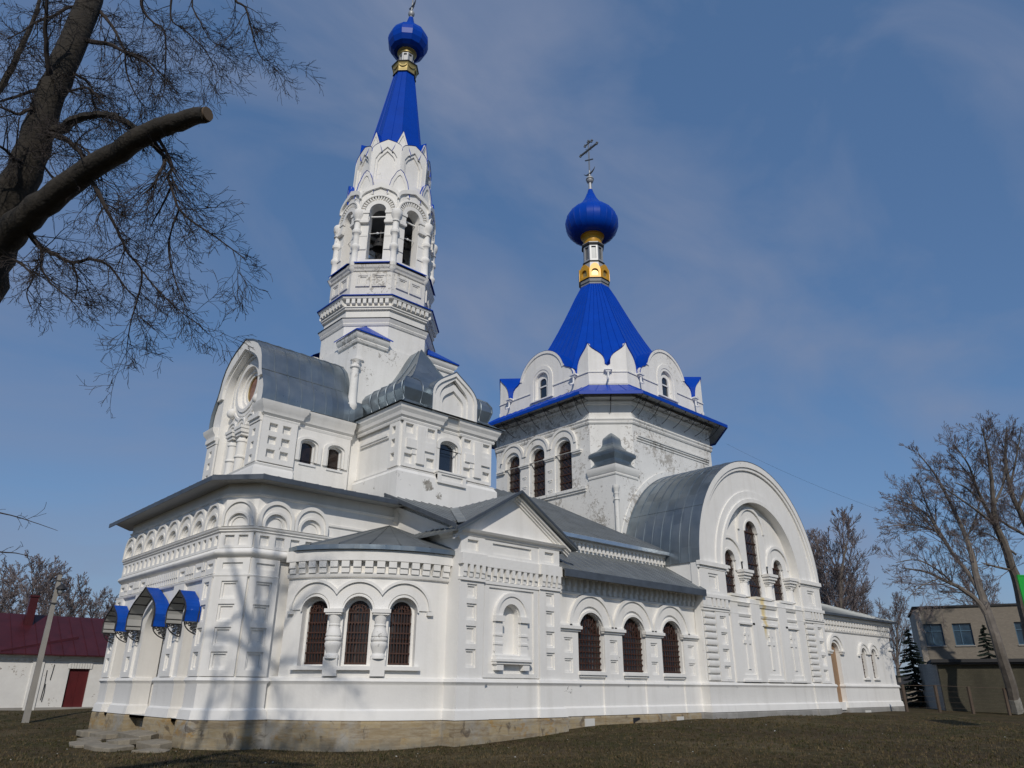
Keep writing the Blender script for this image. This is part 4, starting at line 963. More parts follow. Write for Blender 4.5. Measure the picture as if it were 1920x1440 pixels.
# west arm with its keeled gable and barrel roof
wa = MB('plaster'); WC, WX = 6.02, 1.85; FWA = Fr((WX, 8.72), (WX, 3.32)); wu = lambda y: 8.72-y
cu = wu(WC)
prof_r = [(2.62, 12.42), (2.66, 12.75), (2.62, 13.15), (2.42, 13.6), (2.22, 13.95), (2.12, 14.3), (2.02, 14.7), (1.78, 15.15), (1.36, 15.55), (.85, 15.82), (.4, 15.98), (0, 16.14)]
GP = [(cu+u, z) for u, z in prof_r] + [(cu-u, z) for u, z in reversed(prof_r[:-1])]
NWI = [(.13+cu-2.0, 11.86), (cu+2.0-.13, 11.86)]
circ = lambda r, cz=13.75, n=28: [(cu+r*math.cos(2*math.pi*i/n), cz+r*math.sin(2*math.pi*i/n)) for i in range(n)]
FULL = [(0, 8.0), (5.4, 8.0), (5.4, 12.0), (5.3, 12.42)] + GP[1:-1] + [(.1, 12.42), (0, 12.0)]
RC = -.36; hole = keel(cu, 1.78, 8.6, 13.5, 15.60, 1.04, 12, .62)
wa.prism(FWA, FULL, [hole], RC, 0)
wa.prism(FWA, [(cu-2.0, 8.3), (cu+2.0, 8.3), (cu+2.0, 14.2), (cu, 15.8), (cu-2.0, 14.2)], [circ(.98, 13.9)], RC-.3, RC)
upper = [(cu+2.34, 13.75), (cu+2.28, 13.86)] + [(cu+u, z) for u, z in prof_r[5:]] + [(cu-u, z) for u, z in reversed(prof_r[5:-1])] + [(cu-2.28, 13.86), (cu-2.34, 13.75)]
inn = keel(cu, 1.86, 13.75, 13.76, 15.66, 1.04, 12, .62)[2:]
wa.prism(FWA, upper+list(reversed(inn)), (), 0, .12)
for a_, b_, d0, d1 in ((.98, 1.14, 0, .10), (1.14, 1.32, 0, .05), (1.42, 1.52, 0, .08)): wa.prism(FWA, circ(b_, 13.9), [circ(a_, 13.9)], RC+d0, RC+d1)
wa.prism(FWA, circ(1.0, 13.9), [circ(.78, 13.9)], RC-.3, RC-.10); wa.prism(FWA, circ(.82, 13.9), [circ(.62, 13.9)], RC-.3, RC-.18)
for y in (7.35, 4.75): x, yy, _ = FWA(wu(y), RC+.08, 0); wa.ball((x, yy, 13.0), .24)
for y in (7.0, 6.1, 5.2):
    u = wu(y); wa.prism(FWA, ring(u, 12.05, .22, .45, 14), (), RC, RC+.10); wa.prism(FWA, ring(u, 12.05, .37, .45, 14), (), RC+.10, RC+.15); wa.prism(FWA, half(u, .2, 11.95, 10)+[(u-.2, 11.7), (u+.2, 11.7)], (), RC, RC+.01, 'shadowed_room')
for y in (6.5, 5.6):
    u = wu(y); x, yy, _ = FWA(u, RC+.14, 0)
    wa.lathe((x, yy), [(.22, 8.8), (.22, 9.7), (.25, 9.76), (.25, 9.82), (.2, 9.86), (.19, 10.5), (.24, 10.54), (.24, 10.6), (.2, 10.64), (.19, 11.2), (.23, 11.24), (.23, 11.3), (.1, 11.5)], 16)
    wa.box(FWA, u-.27, u+.27, 11.5, 11.62, RC, RC+.34); wa.box(FWA, u-.33, u+.33, 11.62, 11.78, RC, RC+.40); wa.box(FWA, u-.36, u+.36, 11.78, 11.9, RC, RC+.44)
for a_, b_ in ((-.02, 1.0), (4.4, 5.42)): wa.box(FWA, a_, b_, 11.6, 11.74, 0, .12); wa.box(FWA, a_, b_, 11.74, 11.92, 0, .2)
for a, b in ((0, .98), (4.42, 5.4)): pil(wa, FWA, a, b, 9.9, 11.58, 0, .08, [((a+b)/2-.14, (a+b)/2+.14, z, z+.3) for z in (9.95, 10.5, 11.05)], 0)
FWS = Fr((WX, 3.32), (6.0, 3.32)); FWN = Fr((6, 8.72), (WX, 8.72))
wa.prism(FWS, rect(.3, 4.1, 8.0, 12.45), [arch(u, .33, 10.2, 11.0, rise=.2, n=8) for u in (2.15, 3.42)], -.3, 0)
wa.box(FWN, 0, 3.8, 8, 12.4, -.3, 0)
pil(wa, FWS, -.02, 1.5, 9.9, 11.72, 0, .14, [(a, a+.36, z, z+.34) for a in (.28, .86) for z in (10.1, 10.65, 11.2)], 0)
for u in (2.15, 3.42):
    wa.prism(FWS, arch(u, .58, 10.28, 11.02, rise=.34, n=10), [arch(u, .42, 10.28, 11.02, rise=.24, n=10)], 0, .08)
CORN = [(0, 11.66), (.05, 11.68), (.08, 11.78), (.05, 11.82), (.16, 11.9), (.2, 12.06), (.3, 12.2), (.34, 12.38), (0, 12.46)]
wa.sweep([(WX+.06, 3.9), (WX+.06, 3.24), (WX+1.5, 3.24), (WX+1.5, 3.36), (6.0, 3.36)], CORN); wa.sweep([(WX+.6, 8.68), (WX+.06, 8.68), (WX+.06, 7.9)], CORN)
wa.sweep([(WX, 8.7), (WX, 3.3), (WX+1.5, 3.3)], [(.0, 9.0), (.2, 9.0), (.2, 9.58), (.12, 9.72), (.15, 9.8), (0, 9.9)])
warm = part('west_arm', wa, church)
ic = MB('icon_paint'); ic.prism(FWA, circ(.66, 13.9), (), RC-.29, RC-.26); ic.prism(FWA, circ(.66, 13.9), [circ(.58, 13.9)], RC-.26, RC-.22, 'old_gold'); part('round_icon', ic, warm)
for u in (2.15, 3.42):
    w = window(FWS, u, .33, 10.2, 11.0, -.24, church, rise=.2, glass='glass_dark', grille=None)
    fb = MB('white_frame'); fb.prism(FWS, arch(u, .335, 10.2, 11.0, rise=.2, n=8), [arch(u, .28, 10.26, 10.99, rise=.16, n=8)], -.24, -.17); fb.box(FWS, u-.38, u+.38, 10.12, 10.2, -.2, .05); part('frame', fb, w)
wr = MB('zinc'); dens = []
GPo = [(cu+u*1.012+(.02 if u > 0 else -.02 if u < 0 else 0), z+.03) for u, z in [(p[0]-cu, p[1]) for p in GP]]
GPo = [(GPo[0][0]+.34, 12.40)] + GPo + [(GPo[-1][0]-.34, 12.40)]
LX = 4.6; n = len(GPo)
P_ = lambda u, d, z: FWA(u, -d, z)
wr.add([P_(u, d, z) for d in (-.16, LX) for u, z in GPo], [(i, i+1, n+i+1, n+i) for i in range(n-1)], None, True)
wr.add([P_(u, -.16, z-dz) for dz in (0, .05) for u, z in GPo], [(i, i+1, n+i+1, n+i) for i in range(n-1)])
for k in range(1, 8):
    d = -.16+k*.58; wr.add([P_(u+ (h if u > cu else -h), d+o, z+h*.7) for u, z in GPo for o, h in ((-.014, 0), (0, .03), (.014, 0))], [(i*3+q, i*3+3+q, i*3+4+q, i*3+1+q) for i in range(n-1) for q in (0, 1)])
for idx in (5, 9, n-10, n-6):
    u, z = GPo[idx]; s = 1 if u > cu else -1; wr.add([P_(u+s*h, d, z+dz+h*.5) for d in (-.16, LX) for dz, h in ((-.03, 0), (0, .022), (.03, 0))], [(0, 1, 4, 3), (1, 2, 5, 4)])
part('barrel_roof', wr, warm, sharp=50)

# south arm with ogee cap and keel gable
sa = MB('plaster_flaked'); SX0, SX1, SY = 6.5, 11.32, .2; SC = 8.95
FSA = Fr((SX0, SY), (SX1, SY)); su = lambda x: x-SX0
FSW = Fr((SX0, 3.6), (SX0, SY)); FSE = Fr((SX1, SY+.35), (SX1, 3.6))
uw = su(8.93)
sa.prism(FSA, rect(0, 4.82, 7.5, 12.55), [arch(uw, .47, 10.04, 11.24, rise=.26, n=8)], -.35, 0)
sa.box(FSW, 0, 3.05, 7.5, 12.5, -.3, 0); sa.box(FSE, 0, 3.2, 7.5, 12.5, -.3, 0)
def crossplate(u0, u1):
    c = (u0+u1)/2; z = 10.98
    pil(sa, FSA, u0, u1, 9.98, 11.95, 0, .13, [(a_, a_+.40, q, q+.42) for a_ in (u0+.10, u1-.50) for q in (10.12, 11.42)], 0)
    sa.box(FSA, c-.19, c+.19, z-.80, z+.82, .12, .22)
    for a_, b_ in ((c-.70, c-.19), (c+.19, c+.70)): sa.box(FSA, a_, b_, z-.19, z+.19, .12, .21)
    sa.box(FSA, c-.42, c-.19, z-.42, z-.19, .12, .17); sa.box(FSA, c+.19, c+.42, z+.19, z+.42, .12, .17)
crossplate(0.0, 1.72); crossplate(3.12, 4.82)
pil(sa, FSW, 2.66, 3.4, 9.98, 11.9, 0, .13, [(2.86, 3.12, q, q+.34) for q in (10.25, 10.85, 11.42)], 0)
sa.box(FSW, .3, 2.6, 11.36, 11.44, 0, .08); sa.box(FSW, .4, 2.5, 11.44, 11.55, 0, .13)
sa.prism(FSA, arch(uw, .66, 11.12, 11.28, rise=.42, n=10), [arch(uw, .50, 11.12, 11.26, rise=.28, n=10)], 0, .10); sa.box(FSA, uw+.5, uw+.66, 10.1, 11.12, 0, .07); sa.box(FSA, uw-.66, uw-.5, 10.1, 11.12, 0, .07)
sa.prism(FSA, rect(uw-.72, uw+.78, 9.55, 10.02), [rect(uw-.55, uw+.6, 9.68, 9.92)], 0, .36); sa.box(FSA, uw-.72, uw+.78, 9.67, 9.93, 0, .30); sa.box(FSA, uw-.76, uw+.82, 10.0, 10.07, 0, .40)
CS = [(0, 11.9), (.05, 11.92), (.08, 12.0), (.05, 12.05), (.16, 12.12), (.2, 12.26), (.3, 12.4), (.34, 12.58), (-.1, 12.62)]
sa.sweep([(SX0, 3.5), (SX0, SY), (su(0)*0+SX0+1.72, SY), (SX0+1.72, SY+.12), (SX0+3.12, SY+.12), (SX0+3.12, SY), (SX1, SY), (SX1, 3.5)], [(d*.85+.10, z) for d, z in CS])
sa.sweep([(SX0, 3.4), (SX0, SY), (SX1, SY), (SX1, 3.4)], [(-.02, 7.6), (.26, 7.6), (.26, 9.7), (.16, 9.84), (.18, 9.9), (0, 9.98)])
# keel gable standing on the cornice
kc = uw
for hw, zt, zs_, d0, d1, hin in ((1.26, 14.72, 13.25, -.25, .41, 1.10), (1.12, 14.55, 13.2, .2, .33, .80), (.88, 14.15, 13.1, .0, .25, .60)):
    o = keel(kc, hw, 12.55, zs_, zt, 1.1, 10, .46)
    k = hin/hw; inn = keel(kc, hin, 12.56, zs_, zs_+(zt-zs_)*(.86 if hw > 1 else .72), 1.1, 10, .46)
    sa.prism(FSA, o, [inn], d0, d1)
sa.prism(FSA, keel(kc, 1.2, 12.2, 13.25, 14.6, 1.1, 10, .46), (), -.25, .14)
sarm = part('south_arm', sa, church)
w = window(FSA, uw, .47, 10.04, 11.24, -.2, church, rise=.26, glass='glass_blue', grille=None)
fb = MB('white_frame'); fb.prism(FSA, arch(uw, .475, 10.04, 11.24, rise=.26, n=8), [arch(uw, .42, 10.1, 11.23, rise=.22, n=8)], -.2, -.13); part('frame', fb, w)
og = MB('zinc')
# (inset from the eave, height) of the ogee profile
OG = [(-.50, 12.60), (-.30, 12.66), (.02, 12.86), (.10, 12.98), (.02, 13.2), (-.06, 13.46), (-.04, 13.72), (.12, 13.98), (.42, 14.16), (.78, 14.34), (1.15, 14.66), (1.5, 15.1), (1.85, 15.7), (2.15, 16.3), (2.41, 16.75)]
yb = 3.7
lines = []
for d, z in OG:
    lines.append([(SX0+d, yb, z), (SX0+d, SY+d, z), (SX1-d, SY+d, z), (SX1-d, yb, z)])
for i in range(len(OG)-1):
    for k in range(3):
        q = [lines[i][k], lines[i][k+1], lines[i+1][k+1], lines[i+1][k]]
        og.add(q, [(0, 1, 2, 3)], None, True)
n = len(OG)
for sgn in (0, 1):
    for k in range(1, 6):
        yy = SY-.5+k*.62
        pts = []
        for d, z in OG:
            if SY+d > yy: break
            pts.append(((SX0+d-.02 if sgn == 0 else SX1-d+.02), yy, z+.015))
        if len(pts) > 1: og.tube(pts, .02, 4)
og.tube([Vector(l[1])+Vector((-.01, -.01, .01)) for l in lines], .025, 4); og.tube([Vector(l[2])+Vector((.01, -.01, .01)) for l in lines], .025, 4)
for xx in (7.4, 10.7): og.tube([(xx, SY+d-.02, z+.015) for d, z in OG[:10]], .018, 4)
# metal behind the keel gable
K = keel(kc, 1.27, 12.56, 13.25, 14.75, 1.1, 10, .46)[1:] ; K = K+[(kc-1.27, 12.56)]
n = len(K); og.add([FSA(u, d, z) for d in (.42, -1.6) for u, z in K], [(i, i+1, n+i+1, n+i) for i in range(n-1)], None, True)
og.add([FSA(kc+(u-kc)*s, .42, 12.3+(z-12.3)*s) for s in (1, .975) for u, z in K], [(i, i+1, n+i+1, n+i) for i in range(n-1)])
obo = part('ogee_roof', og, sarm, sharp=50)

# octagonal tiers
t1 = MB('plaster_weathered')
for i in range(8):
    P = oct8(2.50); f = Fr(P[i], P[(i+1) % 8]); L_ = f.len
    t1.box(f, 0, L_, 19.5, 21.3, -.3, 0)
    for c in (.30*L_, .70*L_):
        t1.prism(f, rect(c-.36, c+.36, 20.3, 21.02), [rect(c-.25, c+.25, 20.41, 20.91)], 0, .07); t1.prism(f, rect(c-.25, c+.25, 20.41, 20.91), [rect(c-.17, c+.17, 20.49, 20.84)], 0, .035)
t1.sweep(oct8(2.50), [(0, 21.16), (.06, 21.2), (.09, 21.3), (.15, 21.38), (.19, 21.5), (.1, 21.56), (-.4, 21.62)], closed=True)
for i in range(8):
    P = oct8(2.50); f = Fr(P[i], P[(i+1) % 8]); L_ = f.len
    t1.add([f(a, d, z) for d, z in ((.27, 21.56), (.27, 21.62), (-.1, 21.80)) for a in (.12, L_-.12)], [(0, 1, 3, 2), (2, 3, 5, 4)], 'blue_metal')
part('panel_tier', t1, tower, xf=lean)
bl = MB('plaster_tower'); A0 = 2.40; P = oct8(A0); fl = Fr(P[0], P[1]).len; hw = fl/2
for i in range(8):
    f = Fr(P[i], P[(i+1) % 8])
    K = keel(hw, hw+.07, 21.55, 25.72, 26.72, 1.06, 10, .60)
    K = [(0, 21.55), (fl, 21.55)] + [(min(max(u, -.05), fl+.05), z) for u, z in K[2:]]
    bl.prism(f, K, [arch(hw, .43, 21.97, 24.93)], -.55, 0)
    kin = keel(hw, hw-.03, 24.9, 25.66, 26.42, 1.06, 10, .6); kout = [(min(max(u, -.05), fl+.05), z) for u, z in keel(hw, hw+.07, 24.9, 25.72, 26.72, 1.06, 10, .60)]
    bl.prism(f, kout[2:]+list(reversed(kin[2:])), (), 0, .12)
    bl.prism(f, ring(hw, 24.93, .43, .66, 18), (), 0, .08); bl.prism(f, ring(hw, 24.93, .90, .97, 20), (), 0, .13)
    for k in range(17):
        a = R_(5+k*10.6); a2 = a+R_(5); bl.prism(f, [(hw+r*math.cos(q), 24.93+r*math.sin(q)) for r, q in ((.70, a), (.88, a), (.88, a2), (.70, a2))], (), 0, .10)
    for s in (-1, 1):
        c = hw+s*.66
        for z0, z1, w, d in ((24.72, 24.90, .25, .17), (24.3, 24.72, .21, .12), (24.14, 24.3, .25, .17)): bl.box(f, c-w, c+w, z0, z1, 0, d)
        for z0, z1, d in ((23.35, 23.47, .05), (22.55, 22.67, .05), (22.67, 23.35, .03)): bl.box(f, c-.2, c+.2, z0, z1, 0, d)
belf = part('belfry', bl, tower, xf=lean)
for i in range(8):
    x, y = P[i]; k = 1+.03/A0; x, y = TX+(x-TX)*k, TY+(y-TY)*k
    c = MB('plaster_tower')
    c.lathe((x, y), [(r_*.88, z_) for r_, z_ in [(.05, 21.1), (.16, 21.2), (.26, 21.36), (.27, 21.5), (.22, 21.56), (.24, 21.64), (.24, 21.74), (.19, 21.8), (.18, 22.3), (.19, 22.5), (.26, 22.58), (.27, 22.68), (.26, 22.76), (.19, 22.84), (.175, 23.3), (.19, 23.42), (.27, 23.5), (.28, 23.6), (.27, 23.68), (.2, 23.76), (.18, 24.16), (.25, 24.2), (.25, 24.26), (.2, 24.3), (.24, 24.42), (.31, 24.56), (.33, 24.68), (.33, 24.84), (.28, 24.92), (.05, 24.95)]], 20)
    part('column', c, belf, xf=lean)
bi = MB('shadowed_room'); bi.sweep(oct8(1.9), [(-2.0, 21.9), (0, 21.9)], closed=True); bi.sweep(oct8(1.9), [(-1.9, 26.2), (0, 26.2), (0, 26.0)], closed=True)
for i in range(4): bi.tube([(TX+1.9*math.cos(i*.785+.4), TY+1.9*math.sin(i*.785+.4), 24.4), (TX-1.9*math.cos(i*.785+.4), TY-1.9*math.sin(i*.785+.4), 24.4)], .07, 6, 'iron')
bi.lathe((TX, TY), [(.75, 22.6), (.7, 22.7), (.52, 23.1), (.42, 23.5), (.35, 23.75), (.1, 23.9), (.06, 24.4)], 24, 'iron')
bi.lathe((TX-1.0, TY-1.0), [(.4, 23.2), (.36, 23.3), (.27, 23.6), (.2, 23.8), (.05, 23.9), (.04, 24.4)], 20, 'iron')
part('bell_room', bi, belf, xf=lean)
for i in range(8):
    f = Fr(P[i], P[(i+1) % 8]); b = MB('white_frame')
    b.box(f, hw-.43, hw+.43, 24.78, 24.84, -.4, -.32); part('lintel_beam', b, belf, xf=lean); b = MB('white_frame'); b.tube([f(hw-.43, -.3, 23.72), f(hw-.07, -.3, 23.745), f(hw-.05, -.3, 23.75), f(hw, -.3, 23.75), f(hw+.05, -.3, 23.75), f(hw+.07, -.3, 23.755), f(hw+.43, -.3, 23.78)], [.022, .022, .05, .065, .05, .022, .022], 6)
    part('tie_bar', b, belf, xf=lean)
# upper tier with keel niches, corner gablets, spire
up = MB('plaster_tower'); A1 = 2.03; P = oct8(A1); fl = Fr(P[0], P[1]).len; hw = fl/2
for i in range(8):
    f = Fr(P[i], P[(i+1) % 8]); K = keel(hw, hw+.03, 25.8, 29.2, 30.0, 1.0, 10, .62); K = [(0, 25.8), (fl, 25.8)] + [(min(max(u, -.03), fl+.03), z) for u, z in K[2:]]
    pt = lambda w, zb, zs, zt: [(hw-w, zb), (hw+w, zb), (hw+w, zs), (hw+w*.72, zs+(zt-zs)*.42), (hw, zt), (hw-w*.72, zs+(zt-zs)*.42), (hw-w, zs)]
    up.prism(f, K, [pt(.60, 27.3, 28.75, 29.52)], -.3, 0); up.prism(f, pt(.63, 27.25, 28.77, 29.56), [pt(.48, 27.3, 28.62, 29.28)], -.3, -.08); up.prism(f, pt(.63, 27.2, 28.77, 29.56), (), -.3, -.16)
tier = part('upper_tier', up, tower, xf=lean)
def gablet(rad, zt, w, h, parent, keeled, back):
    for i in range(8):
        a = math.pi/8+i*math.pi/4; dx, dyy = math.cos(a), math.sin(a); tx_, ty_ = -dyy, dx
        f = Fr((TX+dx*rad-tx_*w*0, TY+dyy*rad-ty_*w*0), (TX+dx*rad+tx_, TY+dyy*rad+ty_))
        g = MB('plaster_tower')
        o = [(-w, zt-h), (w, zt-h), (0, zt)] if not keeled else [(-w, zt-h), (w, zt-h), (w*.72, zt-h*.45), (w*.3, zt-h*.1), (0, zt), (-w*.3, zt-h*.1), (-w*.72, zt-h*.45)]
        k = .66; cz = zt-h*.55
        g.prism(f, o, [[(u*k, cz+(z-cz)*k) for u, z in o]], -.12, .0); g.prism(f, o, (), -.12, -.05)
        top = o[1:]+[o[0]]
        e = .03; R0 = [f(u*1.05, e, z+.03) for u, z in top]; R1 = [f(0.8*u, -back, z+.02 if abs(u) < .01 else z) for u, z in top]; m_ = len(top)
        g.add(R0+R1, [(q, q+1, m_+q+1, m_+q) for q in range(m_-1)], 'blue_metal'); g.add(R0+[f(u, .0, z) for u, z in top], [(q, q+1, m_+q+1, m_+q) for q in range(m_-1)], 'blue_metal')
        part('gablet', g, parent, xf=lean)
gablet(2.42, 27.72, .60, 1.7, belf, True, .3); gablet(2.02, 30.72, .52, 1.55, tier, False, .45)
bs = MB('blue_metal')
for i in range(8):                                            # valleys between the keels
    f = Fr(P[i], P[(i+1) % 8]); K = [(min(max(u, 0), fl), z) for u, z in keel(hw, hw+.03, 25.8, 29.2, 30.0, 1.0, 10, .62)[2:]]; n = len(K)
    bs.add([f(u, .03, z+.02) for u, z in K]+[f(hw+(u-hw)*.6, -.9, z+.1) for u, z in K], [(q, q+1, n+q+1, n+q) for q in range(n-1)])
    bs.add([f(u, .03, z+.02) for u, z in K]+[f(u, -.01, z-.01) for u, z in K], [(q, q+1, n+q+1, n+q) for q in range(n-1)])
tp = [(1.80, 28.9), (1.62, 29.7), (1.40, 31.0), (1.02, 33.6), (.62, 36.4), (.57, 36.75)]
rings = [[(*p, z) for p in oct8(a)] for a, z in tp]
for k in range(len(tp)-1):
    for i in range(8):
        j = (i+1) % 8; bs.add([rings[k][i], rings[k][j], rings[k+1][j], rings[k+1][i]], [(0, 1, 2, 3)])
        seams(bs, rings[k][i], rings[k][j], rings[k+1][i], rings[k+1][j], 2, h=.022, w=.025)
spire = part('spire', bs, tower, xf=lean)
sl_ = MB('old_gold')
sl_.sweep(oct8(.60), [(-.02, 36.68), (.03, 36.7), (.06, 36.8), (.04, 36.9), (.06, 37.2), (.13, 37.42), (.17, 37.5), (-.2, 37.52)], closed=True); sl_.sweep(oct8(.60), [(.17, 37.47), (.2, 37.48), (.2, 37.54), (-.2, 37.55)], 'iron', closed=True); sl_.sweep(oct8(.60), [(.03, 36.66), (.08, 36.67), (.08, 36.73), (0, 36.74)], 'iron', closed=True)
for i in range(8):
    P = oct8(.66); f = Fr(P[i], P[(i+1) % 8]); h = f.len/2; sl_.prism(f, ring(h, 37.32, h*.62, h*.88, 10, 180, 360), (), -.03, .06)
    Q = oct8(.43); f = Fr(Q[i], Q[(i+1) % 8]); h = f.len/2
    sl_.prism(f, rect(0, 2*h, 37.5, 38.75), [rect(h*.45, h*1.55, 37.66, 38.62)], -.06, 0, 'silver'); sl_.box(f, 0, 2*h, 37.5, 38.75, -.15, -.08, 'silver')
sl_.lathe((TX, TY), [(.46, 38.72), (.5, 38.78), (.5, 38.9), (.6, 39.0), (.6, 39.08), (.68, 39.2), (.72, 39.26), (.72, 39.34), (.5, 39.4)], 32)
for k in range(20):
    a = 2*math.pi*k/20; sl_.ball((TX+.64*math.cos(a), TY+.64*math.sin(a), 39.12), .055, None, 6)
dn = lambda a: (lambda v: lean((v[0], v[1], v[2]-a)))
part('lantern', sl_, spire, xf=lambda v: lean((v[0], v[1], 36.5+(v[2]-36.7)*.86)))
so_ = MB('blue_metal')
op = [(.55, 39.02), (.78, 39.05), (1.0, 39.22), (1.16, 39.55), (1.22, 39.9), (1.19, 40.2), (1.04, 40.55), (.78, 40.8), (.5, 41.0), (.32, 41.25), (.22, 41.55), (.15, 41.85), (.13, 41.9)]
so_.lathe((TX, TY), op, 12, smooth=False, a0=.13)
part('onion_dome', so_, spire, xf=lambda v: lean((TX+(v[0]-TX)*1.06, TY+(v[1]-TY)*1.06, v[2]-.5+.22*smooth((v[2]-40.4)/1.5))))
f2 = MB('silver'); f2.lathe((TX, TY), [(.12, 41.88), (.1, 42.0), (.16, 42.06), (.21, 42.2), (.21, 42.3), (.15, 42.42), (.06, 42.48), (.05, 43.2)], 16)
f2.tube([(TX-.05, TY-.35, 42.62), (TX-.02, TY-.05, 42.5), (TX+.05, TY+.4, 43.0)], .025, 5); part('finial', f2, spire, xf=dn(.28))
S.view_layers[0].update()
cr_ = cross(TX, TY, 42.5, 3.0, spire, .9); cr_.data.transform(Matrix.Translation(Vector((.735*.41, -.678*.41, 0))))

# ================================================================== GROUND
def smooth(t): t = min(1, max(0, t)); return t*t*(3-2*t)
def gz(x, y):
    s = max(smooth((x-3)/15), smooth((y-9)/15))
    z = -.12+.55*s + .05*math.sin(x*.7+y*.3)*math.sin(y*.45-x*.2)
    if y < -4 and x > 4: z -= .25*smooth((-4-y)/10)*s
    return z
def grass_extra(t, g, out, b):
    n1 = noise(t, g, .55, 5, .6, .4, (1, 1, 1)); n2 = noise(t, g, 3.5, 7, .7); n3 = noise(t, g, .16, 3)
    c = mixmask(t, step(t, n1, .38, .6), (.062, .044, .022), (.040, .038, .015))
    c = mixmask(t, step(t, n2, .48, .72, 0, .8), c, (.145, .108, .058))
    c = mixmask(t, step(t, noise(t, g, .33, 4, .6, .6), .52, .66, 0, .55), c, (.15, .115, .066))
    c = mixmask(t, step(t, n3, .5, .62, 0, .6), c, (.048, .032, .019))
    n4 = noise(t, g, 14, 4, .7)
    return mixmask(t, step(t, n4, .5, .75, 0, .35), c, (.16, .135, .09))
mat('ground', (.06, .05, .03), 1., bump=1.0, bscale=16, extra=grass_extra, spec=.1)
mat('grass_dry', (.125, .092, .046), .9, var=.5, vscale=2, spec=.2)
mat('grass_green', (.052, .052, .018), .9, var=.5, vscale=2, spec=.2)
gm = MB('ground')
xs = [-700, -300, -120, -60]+[-40+1.0*i for i in range(106)]+[80, 120, 300, 700]
ys = [-700, -300, -100, -50]+[-34+1.0*i for i in range(86)]+[70, 120, 300, 700]
gm.add([(x, y, gz(x, y)) for x in xs for y in ys], [(i*len(ys)+j, (i+1)*len(ys)+j, (i+1)*len(ys)+j+1, i*len(ys)+j+1) for i in range(len(xs)-1) for j in range(len(ys)-1)], None, True)
go = obj('ground', gm); go['kind'] = 'structure'
def inside_church(x, y):
    if -.2 < x < 6.7 and y > -.2: return y < 12.5
    if (x-6.58)**2+(y-1.36)**2 < 4.86**2 and x < 6.7: return True
    return 6.2 < x < 43.1 and -4.25 < y < 16
rg = random.Random(3)
tf = MB('grass_dry')
for i in range(52000):
    # denser where the photo's foreground strip lies
    a = rg.uniform(-36, 37); dd = 17+30*rg.random()**1.6
    yaw = CYAW+R_(a); x = CPOS.x+dd*math.sin(yaw); y = CPOS.y+dd*math.cos(yaw)
    if inside_church(x, y): continue
    z = gz(x, y)-.01; h = rg.uniform(.025, .085)*(1.6 if rg.random() < .06 else 1); w = rg.uniform(.006, .014)
    p = math.sin(x*.9)*math.sin(y*.8+1)+math.sin(x*.31+y*.4)
    mm = 'grass_green' if rg.random() < .45+.2*p else 'grass_dry'
    for k in range(3):
        b = rg.uniform(0, 6.28); l = rg.uniform(.2, 1.1)*h; ox, oy = rg.uniform(-.05, .05), rg.uniform(-.05, .05)
        tf.add([(x+ox-w*math.sin(b), y+oy+w*math.cos(b), z), (x+ox+w*math.sin(b), y+oy-w*math.cos(b), z), (x+ox+l*math.cos(b), y+oy+l*math.sin(b), z+h)], [(0, 1, 2)], mm)
to = obj('grass', tf); to['kind'] = 'stuff'; tag(to, 'short dead brown and olive grass growing all round the church', 'grass')
lf = MB('white_plate')
rg = random.Random(11)
for i in range(130):
    a = rg.uniform(-34, 36); dd = rg.uniform(18, 34); yaw = CYAW+R_(a); x = CPOS.x+dd*math.sin(yaw); y = CPOS.y+dd*math.cos(yaw)
    if inside_church(x, y): continue
    z = gz(x, y); s = rg.uniform(.012, .04)
    lf.add([(x+s*math.cos(q)*rg.uniform(.5, 1), y+s*math.sin(q)*rg.uniform(.5, 1), z+.015+rg.uniform(0, s*.7)) for q in (0, 1.3, 2.5, 3.8, 5)]+[(x, y, z+s*.9)], [(i_, (i_+1) % 5, 5) for i_ in range(5)])
lo = obj('plaster_crumbs', lf); lo['kind'] = 'stuff'; tag(lo, 'pale crumbs of fallen plaster scattered in the grass', 'debris')

mat('dead_leaf', (.10, .062, .03), .9, var=.5, vscale=3)
lv = MB('dead_leaf'); rg = random.Random(17)
for i in range(3800):
    a = rg.uniform(-35, 37); dd = 17.5+24*rg.random()**1.5; yaw = CYAW+R_(a); x = CPOS.x+dd*math.sin(yaw); y = CPOS.y+dd*math.cos(yaw)
    if inside_church(x, y): continue
    if math.sin(x*.5+1)*math.sin(y*.6)+rg.uniform(-.5, .5) < -.1: continue
    z = gz(x, y)+rg.uniform(.01, .05); s_ = rg.uniform(.02, .045); b_ = rg.uniform(0, 6.28); c_, d_ = math.cos(b_)*s_, math.sin(b_)*s_; k = rg.uniform(-.5, 1)*s_
    lv.add([(x-c_, y-d_, z), (x+d_*.6, y-c_*.6, z+k), (x+c_, y+d_, z+k*.5), (x-d_*.6, y+c_*.6, z-.005)], [(0, 1, 2, 3)])
lvo = obj('fallen_leaves', lv); lvo['kind'] = 'stuff'; tag(lvo, 'dead brown leaves lying scattered over the grass', 'leaves')
